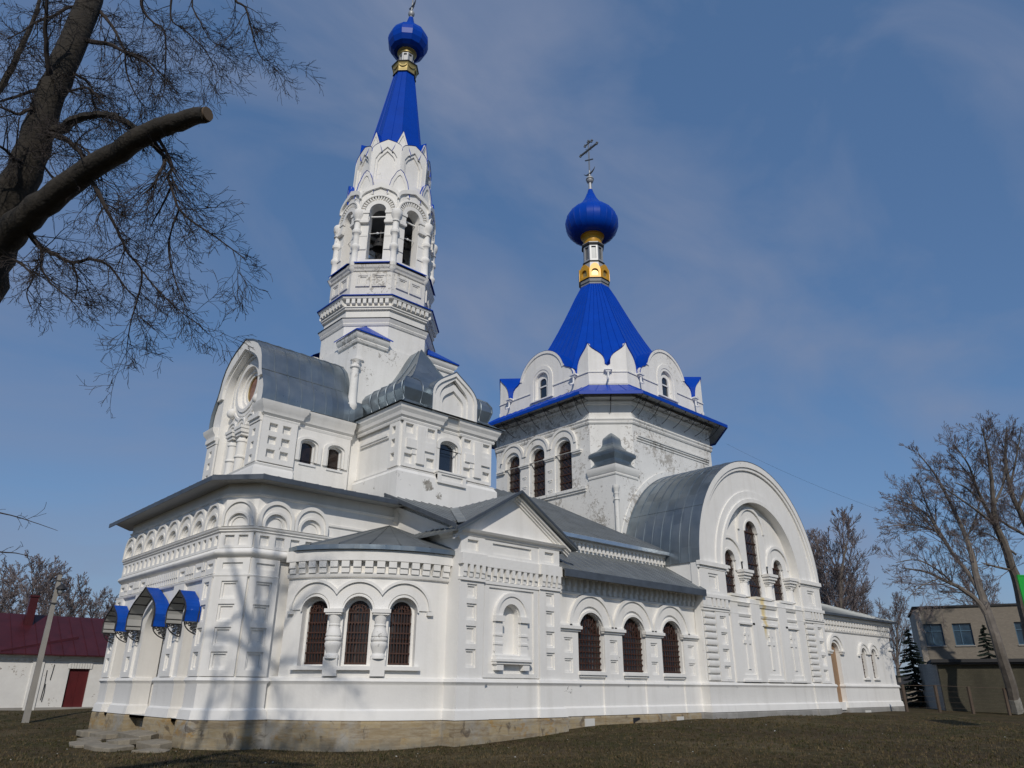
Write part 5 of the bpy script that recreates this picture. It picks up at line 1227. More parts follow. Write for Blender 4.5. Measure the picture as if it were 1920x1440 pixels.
# stone slabs tumbled before the porch
rs = random.Random(5)
def stone(cx, cy, lx, ly, h, rot, tilt, zoff, label):
    bm = bmesh.new(); n = 9; ol = []
    for fx, fy in ((-.5, -.5), (-.05, -.5), (.5, -.5), (.5, .1), (.5, .5), (.12, .5), (-.5, .5), (-.5, -.12)):
        q = rs.uniform(.80, 1.0) if abs(fx) == .5 and abs(fy) == .5 else rs.uniform(.93, 1.06)
        ol.append((fx*q*lx+rs.uniform(-.05, .05), fy*q*ly+rs.uniform(-.07, .07)))
    n = len(ol)
    rings_ = [[bm.verts.new((x*kx, y*kx, zz+rs.uniform(-.008, .008))) for x, y in ol] for kx, zz in ((.99, -h/2), (1.0, h*.38), (.975, h/2))]
    for r0, r1 in zip(rings_, rings_[1:]):
        for k in range(n): bm.faces.new((r0[k], r0[(k+1) % n], r1[(k+1) % n], r1[k]))
    bm.faces.new(rings_[2]); bm.faces.new(list(reversed(rings_[0])))
    bmesh.ops.recalc_face_normals(bm, faces=bm.faces[:])
    me = bpy.data.meshes.new('stone_slab'); bm.to_mesh(me); bm.free(); me.materials.append(MATS['slab_stone'])
    o = link(bpy.data.objects.new('stone_slab', me)); o.location = (cx, cy, gz(cx, cy)+h*.12+zoff); o.rotation_euler = (tilt[0], tilt[1], rot)
    return tag(o, label, 'stone slab', 'stone slabs tumbled in front of the porch')
for a in ((-.55, 3.9, .8, 2.2, .16, .05, (.02, -.10), .22, 'wide stone slab lying directly under the middle porch arch'),
          (-1.2, 3.2, .8, 1.9, .15, -.1, (-.03, -.07), .12, 'stone slab lying one step below the slab under the middle arch'),
          (-1.75, 2.6, .95, 1.7, .17, .16, (.03, -.05), .02, 'lowest pale slab sticking out farthest toward the viewer before the porch'),
          (-1.95, 4.5, .9, 1.8, .13, -.12, (.02, -.06), .0, 'long flat slab reaching farthest left in the grass'),
          (-.75, 1.75, .7, 1.1, .2, .1, (.05, -.1), .08, 'thick stone block lying below the right-hand small porch arch'),
          (-1.1, .75, .75, .95, .14, .4, (.02, -.04), -.03, 'small flat slab half sunk in grass near the chamfered corner'),
          (-.7, 6.6, .7, 1.9, .15, .02, (.0, -.08), .15, 'stone slab against the foot of the porch pier left of the middle arch'),
          (-1.3, 6.2, .7, 1.3, .13, .2, (.0, -.05), .02, 'small slab lying in grass beyond the middle of the steps'),
          (-.5, 9.3, .7, 1.5, .18, .0, (.0, -.05), .12, 'stone slab below the farthest porch arch at left')): stone(*a)

# ================================================================== LEFT: red-roofed outbuilding, lamp pole
hb = empty('outbuilding', (0, 26, .45), 'low white limewashed outbuilding with dark red metal roof and red door', 'building')
w = MB('limewash'); FH = Fr((-14, 25), (12, 25)); hx = lambda x: x+14
w.prism(FH, rect(0, 26, -.2, 3.2), [rect(hx(2.05), hx(3.1), .5, 2.5)], -.4, 0); w.box(Fr((12, 25), (12, 31)), 0, 6, -.2, 3.2, -.3, 0)
w.box(FH, 0, 26, 2.92, 3.02, 0, .08); w.box(FH, 0, 26, 3.02, 3.12, 0, .16); w.box(FH, 0, 26, 3.12, 3.2, 0, .24)
dentils(w, FH, 0, hx(.4), 48, .5, 2.86, 3.0, 0, .12)
for i in range(9): w.box(FH, hx(1.98)+.135*i, hx(1.98)+.135*i+.115, 2.5, 2.78, 0, .05)
w.box(FH, hx(.2), hx(.75), -.2, 2.9, 0, .06)
w.box(FH, 0, 26, -.2, .52, 0, .03, 'concrete')
part('wall', w, hb)
d = MB('red_door'); d.box(FH, hx(2.05), hx(3.1), .5, 2.5, -.2, -.12); d.box(FH, hx(2.56), hx(2.59), .55, 2.45, -.13, -.105); part('door', d, hb)
r = MB('red_metal'); slab(r, (-14.4, 24.55, 3.2), (12.5, 24.55, 3.2), (12.5, 28, 5.45), (-14.4, 28, 5.45), .06); slab(r, (-14.4, 28, 5.45), (12.5, 28, 5.45), (12.5, 31.5, 3.2), (-14.4, 31.5, 3.2), .06)
seams(r, (-14.4, 24.55, 3.2), (12.5, 24.55, 3.2), (-14.4, 28, 5.45), (12.5, 28, 5.45), 44, h=.04, w=.04)
r.add([(-1.5, 24.6, 3.25), (2.4, 25.9, 4.1), (2.4, 25.95, 4.25), (-1.5, 24.62, 3.34)], [(0, 1, 2, 3)])
rr = part('roof', r, hb)
c = MB('red_metal'); c.box(Fr((-.3, 27), (.1, 27)), 0, .42, 4.6, 6.35, -.42, 0); c.box(Fr((-.3, 27), (.1, 27)), -.05, .47, 6.35, 6.45, -.47, .05); part('chimney', c, rr)
for x0_, x1_, z0_, z1_ in ((.95, .95, 2.4, .9), (1.25, 1.2, 2.7, 1.9), (1.02, 1.02, 1.7, .8)):
    c = MB('iron'); c.tube([FH(hx(x0_), .03, z0_), FH(hx(x1_)+.03, .03, (z0_+z1_)/2), FH(hx(x1_), .03, z1_)], .018, 4); part('cable', c, hb)
po = empty('lamp_pole', (-1.3, 16.4, gz(-1.3, 16.4)), 'grey concrete utility pole with street lamp before the red roof', 'utility pole')
p = MB('concrete'); b0 = Vector(po.location); b1 = b0+Vector((.03, .05, 6.35))
for k in range(12):
    t0, t1 = k/12, (k+1)/12
    w0, w1 = .125-.045*t0, .125-.045*t1; q0, q1 = b0.lerp(b1, t0)-Vector((0, 0, .3 if k == 0 else 0)), b0.lerp(b1, t1)
    p.add([(q.x+sx*w_, q.y+sy*w_*.8, q.z) for q, w_ in ((q0, w0), (q1, w1)) for sx, sy in ((-1, -1), (1, -1), (1, 1), (-1, 1))], [(0, 1, 5, 4), (1, 2, 6, 5), (2, 3, 7, 6), (3, 0, 4, 7), (4, 5, 6, 7)])
part('post', p, po)
p = MB('iron'); p.tube([b1+Vector((.05, -.1, -.2)), b1+Vector((.22, -.2, -.12)), b1+Vector((.2, -.25, -.5)), b1+Vector((.02, -.25, -.9))], .02, 5)
p.lathe((b1.x+.12, b1.y-.3), [(.02, b1.z-.42), (.1, b1.z-.48), (.22, b1.z-.62), (.24, b1.z-.68), (.2, b1.z-.7), (.02, b1.z-.68)], 14); p.box(Fr((b1.x-.15, b1.y), (b1.x+.2, b1.y-.1)), 0, .42, b1.z-.3, b1.z-.25, 0, .06); p.box(Fr((b1.x-.15, b1.y), (b1.x+.2, b1.y-.1)), -.1, .3, b1.z-1.32, b1.z-1.27, 0, .1); part('street_lamp', p, po)
p = MB('silver'); p.lathe((b1.x+.12, b1.y-.3), [(.03, b1.z-.9), (.1, b1.z-.84), (.13, b1.z-.74), (.12, b1.z-.69)], 12); part('lamp_bulb', p, po)

# ================================================================== BARE TREES
def grow(mb, rng, p, d, ln, r, lev, m, segs=4, droop=0., wob=.25, kids=(6, 5, 4), rat=.55, rmin=.006, sides=(6, 5, 4, 3), spread=(25, 60), up=0.):
    pts = [p.copy()]; rad = [r]; dd = d.normalized()
    for i in range(segs):
        dd = (dd+Vector((rng.gauss(0, wob), rng.gauss(0, wob), rng.gauss(0, wob)+up-droop*(i+1)/segs))*(1/segs*1.6)).normalized()
        pts.append(pts[-1]+dd*ln/segs); rad.append(max(rmin, r*(1-.75*(i+1)/segs)))
    mb.tube(pts, rad, sides[min(lev, len(sides)-1)], m, cap=False)
    if lev >= len(kids): return
    n = kids[lev]
    for k in range(n):
        t = .18+.82*(k+rng.random())/n; f = t*segs; i = min(segs-1, int(f)); q = pts[i].lerp(pts[i+1], f-i); ax = (pts[i+1]-pts[i]).normalized()
        pp = ax.cross(Vector((rng.gauss(0, 1), rng.gauss(0, 1), rng.gauss(0, 1)))).normalized(); a = R_(rng.uniform(*spread))
        nd = ax*math.cos(a)+pp*math.sin(a)
        grow(mb, rng, q, nd, ln*rat*(1.15-.55*t)*rng.uniform(.7, 1.25), max(rmin, rad[i]*.55), lev+1, m, max(3, segs-1), droop, wob, kids, rat, rmin, sides, spread, up)
def bare_tree(name, label, base, h, seed, bark='grey_bark', tw='far_twig', group=None, limbs=9, fork=.25, r0=None, dirn=(0, 0), rmin=.018, kids=(6, 6, 5), up=.25, wid=.5, cat='tree', limb_r=.42):
    rng = random.Random(seed); root = empty(name, base, label, cat, group); b = Vector(base); r0 = r0 or h*.022
    tr = MB(bark); pts = [b-Vector((0, 0, .3))]; rad = [r0*1.25]; d = Vector((dirn[0], dirn[1], 1)).normalized(); n = 9
    for i in range(n):
        d = (d+Vector((rng.gauss(0, .06), rng.gauss(0, .06), .04))).normalized(); pts.append(pts[-1]+d*h*.86/n); rad.append(r0*(1-.88*(i+1)/n)+.01)
    tr.tube(pts, rad, 8, bark); part('trunk', tr, root)
    cr = MB(tw)
    for k in range(limbs):
        t = fork+(1-fork)*(k+rng.random()*.8)/limbs; f = t*n; i = min(n-1, int(f)); q = pts[i].lerp(pts[i+1], f-i); a = k*2.4+rng.uniform(-.5, .5); el = R_(rng.uniform(28, 58))+t*.35
        nd = Vector((math.cos(a)*math.cos(el), math.sin(a)*math.cos(el), math.sin(el)))+d*.3
        grow(cr, rng, q, nd, h*wid*(1.05-.6*t), rad[i]*limb_r+.012, 0, tw, 5, 0.02, .22, kids, .5, rmin, (5, 4, 3, 3), (22, 55), up)
    part('crown', cr, root)
    return root
def copy_tree(o, loc, rz, sc, label):
    r = o.copy(); S.collection.objects.link(r); r.location = loc; r.rotation_euler = (0, 0, rz); r.scale = (sc, sc, sc); r['label'] = label
    for ch in list(o.children):
        c = ch.copy(); S.collection.objects.link(c); c.parent = r
    return r
def onground(px, py, dep): p = at(px, py, dep); return Vector((p.x, p.y, gz(p.x, p.y)))
# the near tree, its visible parts traced as limbs at their true distance from the viewer
nt_base = at(-275, 1180, 8.3*1.35); nt = empty('linden_tree', (nt_base.x, nt_base.y, gz(nt_base.x, nt_base.y)), 'large bare dark tree with a sawn-off limb leaning into the picture at left', 'tree')
rn = random.Random(21)
def limb(mb, pts, m, sides=10, jit=0.):
    P, Rr = [], []
    for px, py, dep, w in pts: P.append(at(px, py, dep)); Rr.append(w*.5*dep/CF)
    # resample with a spline for a natural bend
    Q, RR = [], []
    for i in range(len(P)-1):
        p0, p1, p2, p3 = P[max(0, i-1)], P[i], P[i+1], P[min(len(P)-1, i+2)]
        for k in range(4):
            t = k/4; Q.append(.5*((2*p1)+(p2-p0)*t+(2*p0-5*p1+4*p2-p3)*t*t+(3*p1-p0-3*p2+p3)*t**3)); RR.append(Rr[i]*(1-t)+Rr[i+1]*t)
    Q.append(P[-1]); RR.append(Rr[-1])
    if jit: Q = [q+Vector((rn.gauss(0, jit), rn.gauss(0, jit), rn.gauss(0, jit)))*r for q, r in zip(Q, RR)]
    mb.tube(Q, RR, sides, m); return Q, RR
tk = MB('bark')
base = Vector(nt.location)
P0 = [at(-60, 640, 8.2), at(-125, 880, 8.2)]
DN = 1.35
def near(pts, k=1.): return [(px, py, dep*DN, w*k) for px, py, dep, w in pts]
limb(tk, near([(-275, 1180, 8.3, 100), (-215, 950, 8.2, 96), (-128, 720, 8.1, 94), (-62, 580, 8.0, 92), (-18, 475, 8.0, 84), (20, 395, 8.0, 66), (52, 300, 8.1, 58), (88, 200, 8.3, 49), (128, 100, 8.6, 47), (168, 0, 9.0, 42), (200, -90, 9.4, 34), (215, -170, 9.7, 24)]), 'bark', 14, .06)
for up_ in ([(195, -80, 9.4, 24), (150, -280, 9.7, 18), (95, -480, 10, 6)], [(205, -110, 9.5, 22), (262, -320, 10, 16), (300, -520, 10.4, 5)], [(210, -150, 9.6, 22), (330, -330, 9.6, 14), (430, -450, 9.5, 5)], [(198, -90, 9.4, 20), (60, -240, 9.2, 14), (-60, -330, 9, 5)], [(214, -165, 9.7, 22), (216, -380, 10.2, 15), (190, -600, 10.8, 4)]): limb(tk, near(up_), 'bark', 9, .06)  # unseen upper limbs, shaped thin and spread to soften the tree's wall shadow
limb(tk, near([(-45, 520, 8.0, 62), (15, 440, 7.9, 56), (92, 372, 7.7, 48), (170, 318, 7.5, 42), (240, 272, 7.3, 39), (300, 240, 7.15, 36), (345, 226, 7.05, 33), (388, 214, 6.95, 28)]), 'bark', 14, .09)
q = at(-275, 1180, 8.3*DN); tk.tube([Vector((q.x-.1, q.y-.1, gz(q.x, q.y)-.3)), Vector((q.x, q.y, gz(q.x, q.y)+.3)), q], [.6, .47, .41], 14)
trunk = part('trunk', tk, nt)
ct = MB('cut_wood'); e = at(389, 213.5, 6.945*DN); ax = (at(389, 213.5, 6.945*DN)-at(345, 226, 7.05*DN)).normalized(); ct.tube([e-ax*.01, e+ax*.012], [.092, .088], 12); part('sawn_end', ct, trunk)
mat('fresh_cut', (.42, .36, .27), .9, var=.3, vscale=9)
sc_ = MB('fresh_cut'); c0 = at(31, 322, 8.1*DN-.20); nrm = (CPOS-c0).normalized(); ex_ = nrm.cross(Vector((0, 0, 1))).normalized(); ey_ = ex_.cross(nrm).normalized(); ey_ = (ey_*.94-ex_*.3).normalized()
vs = [c0+nrm*dd_+(ex_*math.cos(a_)*.040+ey_*math.sin(a_)*.085)*k_ for dd_, k_ in ((-.12, 1.35), (.0, 1.1), (.015, 1.0)) for a_ in [2*math.pi*q/14 for q in range(14)]]
sc_.add(vs, [(r_*14+q, r_*14+(q+1) % 14, r_*14+14+(q+1) % 14, r_*14+14+q) for r_ in (0, 1) for q in range(14)]+[tuple(28+q for q in range(14))])
part('branch_scar', sc_, trunk)
TRC = [  # px, py, depth, width px
 [(108, 243, 8.2, 26), (150, 221, 7.9, 20), (190, 215, 7.7, 17), (228, 224, 7.5, 15), (265, 252, 7.4, 13), (298, 282, 7.3, 11), (322, 308, 7.2, 8)],
 [(322, 308, 7.2, 8), (316, 330, 7.2, 6), (322, 355, 7.2, 6), (336, 392, 7.1, 6), (365, 418, 7.1, 5), (405, 445, 7.0, 4), (462, 487, 7.0, 2)],
 [(308, 296, 7.25, 8), (296, 330, 7.1, 6), (285, 350, 7.1, 5), (265, 366, 7.1, 3)],
 [(336, 392, 7.1, 5), (322, 430, 7.2, 4), (316, 470, 7.3, 4), (330, 530, 7.3, 3), (350, 580, 7.3, 2)],
 [(325, 340, 7.2, 5), (312, 370, 7.3, 5), (297, 398, 7.3, 4), (282, 425, 7.4, 2)],
 [(178, 350, 7.5, 12), (200, 393, 7.4, 9), (222, 435, 7.4, 7), (240, 475, 7.4, 6), (266, 508, 7.4, 5), (258, 560, 7.4, 4), (244, 610, 7.4, 3), (236, 672, 7.5, 1.5)],
 [(266, 508, 7.4, 5), (300, 548, 7.3, 4), (340, 585, 7.3, 3), (380, 614, 7.3, 1.5)],
 [(72, 460, 7.9, 14), (105, 478, 7.8, 10), (135, 493, 7.8, 8), (170, 486, 7.7, 7), (206, 500, 7.7, 6), (236, 540, 7.7, 4), (262, 565, 7.7, 3)],
 [(135, 493, 7.8, 6), (145, 525, 7.8, 4), (141, 560, 7.8, 2.5)],
 [(78, 470, 7.8, 7), (77, 500, 7.7, 6), (95, 530, 7.7, 4), (130, 560, 7.6, 3), (152, 582, 7.6, 1.5)],
 [(45, 500, 7.9, 6), (62, 520, 7.8, 4), (50, 550, 7.8, 3), (60, 580, 7.8, 2)],
 [(118, 258, 8.1, 14), (150, 286, 7.9, 12), (168, 318, 7.8, 9), (180, 360, 7.7, 6), (200, 390, 7.7, 4)],
 [(172, 78, 8.7, 12), (205, 83, 8.6, 9), (240, 100, 8.5, 6), (275, 118, 8.4, 5), (290, 140, 8.4, 3)],
 [(185, 20, 9.0, 9), (212, 52, 8.9, 7), (236, 96, 8.8, 6), (270, 108, 8.7, 4), (312, 150, 8.7, 3), (335, 180, 8.7, 2)],
 [(236, 96, 8.8, 5), (236, 128, 8.8, 4), (250, 170, 8.8, 3), (275, 205, 8.8, 1.5)],
 [(262, -60, 9.2, 10), (266, 10, 9.1, 7), (285, 40, 9.1, 5), (307, 56, 9.0, 4), (311, 100, 9.0, 3.5), (308, 160, 9.0, 2)],
 [(330, -60, 8.6, 8), (320, 30, 8.6, 4), (345, 55, 8.6, 3), (385, 95, 8.6, 2.5), (407, 140, 8.6, 1.5)],
 [(380, -70, 8.5, 6), (360, 0, 8.5, 4), (375, 40, 8.5, 3), (395, 75, 8.5, 2), (420, 90, 8.5, 1.5)],
 [(420, -60, 8.2, 8), (440, -2, 8.2, 6), (460, 14, 8.2, 5), (470, 50, 8.2, 4), (482, 92, 8.2, 3), (494, 112, 8.2, 2), (512, 112, 8.2, 1)],
 [(100, 165, 8.4, 12), (70, 168, 8.3, 9), (40, 178, 8.2, 7), (0, 190, 8.1, 5)],
 [(92, 150, 8.3, 14), (88, 95, 8.2, 12), (86, 30, 8.1, 9), (92, -60, 8.0, 6)],
 [(-20, 205, 8.8, 18), (15, 140, 9, 16), (42, 85, 9.2, 13), (65, 30, 9.4, 10), (82, -30, 9.6, 7)],
 [(60, 205, 8.1, 10), (35, 214, 8, 8), (10, 204, 7.9, 6), (-20, 196, 7.8, 4)],
 [(150, 15, 9, 9), (128, 14, 8.9, 8), (105, 28, 8.8, 7), (70, 40, 8.7, 5), (40, 60, 8.6, 3), (10, 75, 8.6, 2)],
 [(28, 300, 7.8, 9), (18, 288, 7.7, 8), (0, 275, 7.6, 6), (-30, 260, 7.5, 4)], [(28, 300, 7.8, 5), (32, 260, 7.8, 4), (36, 220, 7.8, 3)],
 [(100, 335, 7.9, 6), (78, 300, 7.8, 4), (90, 270, 7.9, 3)], [(140, 270, 7.9, 7), (165, 285, 7.7, 5), (200, 330, 7.6, 3)],
 [(130, 170, 8.4, 6), (165, 165, 8.3, 5), (190, 190, 8.2, 3), (215, 215, 8.2, 2)], [(142, 140, 8.5, 7), (170, 160, 8.5, 5), (178, 200, 8.4, 3), (230, 215, 8.4, 2)],
 [(-90, 935, 7.5, 9), (-30, 955, 7.4, 5), (20, 966, 7.3, 3), (60, 978, 7.3, 2), (108, 995, 7.3, 1)], [(-80, 1010, 7.6, 8), (-10, 1033, 7.5, 4), (30, 1037, 7.4, 2.5), (66, 1046, 7.4, 1)],
 [(200, -120, 9.5, 26), (300, -190, 9.2, 20), (420, -230, 8.8, 14), (520, -240, 8.4, 8)], [(215, -180, 9.7, 24), (120, -260, 9.4, 16), (0, -320, 9, 8)], [(240, -280, 10, 20), (340, -370, 10, 14), (450, -420, 9.8, 6)], [(250, -380, 10.4, 16), (180, -470, 10.4, 8)]]
SPINE = []
for ln_ in ([(-18, 475, 8.0), (20, 395, 8.0), (52, 300, 8.1), (88, 200, 8.3), (128, 100, 8.6), (168, 0, 9.0), (200, -90, 9.4), (215, -170, 9.7)], [(-45, 520, 8.0), (15, 440, 7.9), (92, 372, 7.7), (170, 318, 7.5), (240, 272, 7.3), (300, 240, 7.15)]):
    for p_, q_ in zip(ln_, ln_[1:]): SPINE += [tuple(a_+(b_-a_)*t_/6 for a_, b_ in zip(p_, q_)) for t_ in range(6)]
cb = MB('twig')
for tr_ in TRC:
    if tr_[0][3] >= 6 and not tr_[0][1] > 900:          # root the branch in the nearest trunk or limb
        g_ = min(SPINE, key=lambda p: (p[0]-tr_[0][0])**2+(p[1]-tr_[0][1])**2)
        if 8 < math.hypot(g_[0]-tr_[0][0], g_[1]-tr_[0][1]) < 85: tr_ = [(g_[0], g_[1], g_[2], tr_[0][3])]+tr_
    tr_ = near(tr_, .78)
    Q, RR = limb(cb, tr_, 'bark' if tr_[0][3] > 11 else 'twig', 6, .15)
    tot = sum((Q[i+1]-Q[i]).length for i in range(len(Q)-1)); nk = max(4, int(tot*10.5)); stray = tr_[0][1] > 900
    if stray: nk = 5
    for k in range(nk):
        i = min(len(Q)-2, int((.12+.88*rn.random())*(len(Q)-1))); ax = (Q[i+1]-Q[i]).normalized()
        pp = ax.cross(Vector((rn.gauss(0, 1), rn.gauss(0, 1), rn.gauss(0, 1)))).normalized(); a = R_(rn.uniform(20, 65))
        nd = ax*math.cos(a)+pp*math.sin(a)+Vector((.12, -.1, -.12))
        grow(cb, rn, Q[i], nd, rn.uniform(.28, .84)*(.4 if stray else 1), max(.0040, min(.009, RR[i]*.5)), 1, 'twig', 4, .20, .42, (0, 2, 0) if stray else (0, 6, 4), .55, .0028, (4, 4, 3, 3), (25, 62))
part('branches', cb, nt)

# ---- far trees
G1 = 'bare trees beyond the red roof'; t0_ = bare_tree('bare_tree', 'bare tree at the far left edge beyond the red roof', onground(15, 1300, 62), 11.5, 1, group=G1, limbs=13, kids=(6, 6, 5), up=.18, rmin=.02)
for px, dep, sc, rz, lb in ((95, 70, .95, 1.2, 'rounded bare tree behind the chimney of the red-roofed outbuilding'), (-40, 66, 1.0, 2.1, 'bare tree partly cut off by the left picture edge'), (150, 80, .95, 3.3, 'low bare tree between the chimney and the porch canopies'), (185, 86, .95, 4.4, 'bare tree just left of the narthex wall beyond the roof'), (50, 84, 1.25, 5.3, 'tall bare tree behind the lamp pole')):
    copy_tree(t0_, onground(px, 1300, dep), rz, sc, lb)
G2 = 'bare dark trees behind the transept'; t1_ = bare_tree('bare_tree', 'tall bare tree right behind the great semicircular gable', onground(1572, 1310, 74), 19.5, 2, group=G2, limbs=16, kids=(7, 6, 5), rmin=.02, up=.3, wid=.42)
for px, dep, sc, rz, lb in ((1540, 82, 1.0, 1.0, 'bare tree half hidden by the edge of the great gable'), (1612, 78, .86, 2.5, 'bare tree above the low annex roof, shorter than its neighbour'), (1640, 90, .82, 4.1, 'outermost low bare tree of the dark group at its right'), (1692, 84, .62, .6, 'small bare tree in the gap between church and brick building'), (1905, 80, .75, 3.3, 'bare tree rising behind the brick building at right edge')):
    copy_tree(t1_, onground(px, 1310, dep), rz, sc, lb)
# tall leaning trees at the right, limbs traced at their own distance
def traced_tree(label, traces, base_px, seed, white=False, tip=.5):
    rng = random.Random(seed); b = at(*base_px); root = empty('poplar_tree', (b.x, b.y, gz(b.x, b.y)), label, 'tree', 'tall leaning bare trees at the right')
    global rn
    tr = MB('grey_bark'); cr = MB('far_twig'); allq = []
    for i, t in enumerate(traces):
        zmax = max(q[3] for q in t)
        t = [(px, py, dep+(8*max(0, min(1, (1200-py)/300)) if base_px[0] < 1950 else 0), w*.8) for px, py, dep, w in t]
        Q, RR = limb(tr, t, 'grey_bark', 8, .06); allq.append((Q, RR, i))
    if white:
        Q, RR, _ = allq[0]; tr.tube([Q[0], Q[1], Q[2]], [r*1.05 for r in RR[:3]], 8, 'faded_whitewash')
    part('trunk', tr, root)
    for Q, RR, i in allq:
        lo_ = .45 if i == 0 else .1; tot = sum((Q[k+1]-Q[k]).length for k in range(len(Q)-1))
        for k in range(int(tot*(1-lo_)*2.4)+3):
            f = lo_+(1-lo_)*rng.random(); j = min(len(Q)-2, int(f*(len(Q)-1))); ax = (Q[j+1]-Q[j]).normalized()
            pp = ax.cross(Vector((rng.gauss(0, 1), rng.gauss(0, 1), rng.gauss(0, 1)))).normalized(); a = R_(rng.uniform(25, 60))
            grow(cr, rng, Q[j], ax*math.cos(a)+pp*math.sin(a), rng.uniform(1.2, 3.0)*(1.1-.5*f), min(.03, RR[j]*.4), 0, 'far_twig', 4, .02, .17, (5, 5, 4), .5, .008, (4, 3, 3, 3), (20, 48), .16)
    part('crown', cr, root)
D_ = 44
traced_tree('leaning bare tree with whitewashed foot in front of the brick building', [
 [(1908, 1335, D_, 27), (1890, 1270, D_, 24), (1866, 1190, D_, 21), (1846, 1130, D_, 18), (1832, 1085, D_, 15), (1822, 1040, D_, 12), (1808, 1000, D_, 10), (1790, 960, D_, 8), (1770, 920, D_, 6), (1750, 885, D_, 4), (1722, 850, D_, 2)],
 [(1858, 1165, D_, 14), (1835, 1130, D_-.3, 12), (1805, 1105, D_-.6, 10), (1770, 1088, D_-1, 7), (1735, 1072, D_-1.2, 5), (1690, 1065, D_-1.4, 2)],
 [(1842, 1120, D_, 11), (1815, 1075, D_+.4, 9), (1785, 1035, D_+.8, 8), (1760, 995, D_+1, 7), (1738, 965, D_+1.2, 5), (1705, 945, D_+1.4, 3), (1660, 935, D_+1.5, 1.5)],
 [(1775, 1020, D_+.9, 6), (1745, 985, D_+.6, 4), (1720, 955, D_+.5, 3), (1700, 920, D_+.3, 1.5)], [(1758, 992, D_+1, 5), (1735, 940, D_+1.3, 4), (1722, 900, D_+1.5, 2)],
 [(1765, 1000, D_+1, 4), (1720, 985, D_+.6, 3), (1680, 985, D_+.3, 2), (1645, 992, D_, 1)], [(1790, 1098, D_-.8, 5), (1760, 1070, D_-1.5, 4), (1720, 1050, D_-2, 3), (1680, 1055, D_-2.4, 1.5)],
 [(1760, 1085, D_-1, 3), (1725, 1100, D_-1.5, 2), (1700, 1125, D_-1.8, 1)], [(1812, 1010, D_, 5), (1830, 970, D_+.3, 4), (1838, 930, D_+.5, 2)]], (1908, 1335, D_), 31, True)
E_ = 50
traced_tree('tallest bare tree with straight trunk near the green sign', [
 [(1958, 1330, E_, 28), (1935, 1220, E_, 25), (1912, 1110, E_, 22), (1893, 1050, E_, 19), (1878, 1010, E_, 17), (1866, 980, E_, 14), (1862, 940, E_, 11), (1858, 890, E_, 8), (1850, 840, E_, 5), (1840, 800, E_, 2)],
 [(1872, 995, E_, 10), (1845, 945, E_-.5, 8), (1828, 905, E_-.8, 6), (1815, 870, E_-1, 4), (1790, 835, E_-1, 2)], [(1866, 985, E_, 7), (1835, 960, E_-.8, 5), (1800, 935, E_-1.4, 4), (1770, 915, E_-1.8, 2)],
 [(1862, 950, E_, 7), (1880, 910, E_+.4, 5), (1885, 870, E_+.6, 3)], [(1840, 940, E_-.5, 5), (1812, 915, E_-1, 4), (1790, 905, E_-1.3, 2)], [(1828, 905, E_-.8, 4), (1800, 870, E_-.6, 3), (1775, 845, E_-.4, 1.5)],
 [(1900, 1070, E_, 6), (1865, 1062, E_-.6, 5), (1840, 1055, E_-1, 2)], [(1905, 1040, E_, 5), (1850, 1000, E_, 3), (1820, 1010, E_-.3, 1.5)]], (1958, 1330, E_), 32)
traced_tree('bare tree cut by the right picture edge above the green sign', [
 [(2010, 1330, 54, 26), (1985, 1180, 54, 22), (1950, 1050, 54, 18), (1920, 975, 54, 14), (1895, 920, 54, 10), (1885, 860, 54, 7), (1888, 800, 54, 3)], [(1910, 950, 54, 8), (1930, 890, 54.5, 6), (1925, 820, 54.6, 2)], [(1935, 1010, 54, 8), (1890, 985, 53.5, 6), (1862, 965, 53, 2)],
 [(1893, 915, 54, 6), (1905, 860, 54, 4), (1915, 800, 54, 2)], [(1940, 1030, 54, 6), (1960, 940, 55, 5), (1955, 860, 55, 3)]], (2010, 1330, 54), 33)

# ================================================================== RIGHT: brick building, low shed, fence, spruces, sign
bb = empty('brick_building', (58, -4, .4), 'two-storey grey brick building with flat roof and blue window frames', 'building')
A_ = at(1713, 1141, 58); B_ = Vector((A_.x+3.9, A_.y-9.4)); FQ = Fr((A_.x, A_.y), (B_.x, B_.y)); 
ZR = A_.z
w = MB('grey_brick')
def uq(px, py):     # position along the facade of the point seen at a pixel
    o = CPOS; d = at(px, py, 1)-o; t = ((FQ.o.x-o.x)*FQ.n.x+(FQ.o.y-o.y)*FQ.n.y)/(d.x*FQ.n.x+d.y*FQ.n.y); p = o+d*t
    return (Vector((p.x, p.y))-FQ.o).dot(FQ.u), p.z
WQ = []
for a, b in (((1731, 1172), (1774, 1213)), ((1784, 1169), (1829, 1211)), ((1852, 1167), (1876, 1208)), ((1900, 1165), (1945, 1205))):
    u0, z1 = uq(*a); u1, z0 = uq(*b); WQ.append((u0, u1, z0, z1))
zz0 = sum(q[2] for q in WQ)/4; zz1 = sum(q[3] for q in WQ)/4
w.prism(FQ, rect(0, 16, -.3, ZR), [rect(u0, u1, zz0, zz1) for u0, u1, _, _ in WQ], -.4, 0)
side = Fr((FQ.o.x+FQ.u.x*0-FQ.n.x*9, FQ.o.y-FQ.n.y*9), (FQ.o.x, FQ.o.y)); w.box(side, 0, 9, -.3, ZR, -.4, -.003, 'pale_brick')
w.box(FQ, -.12, 16, ZR, ZR+.14, -9, .12, 'tarpaper')
part('wall', w, bb)
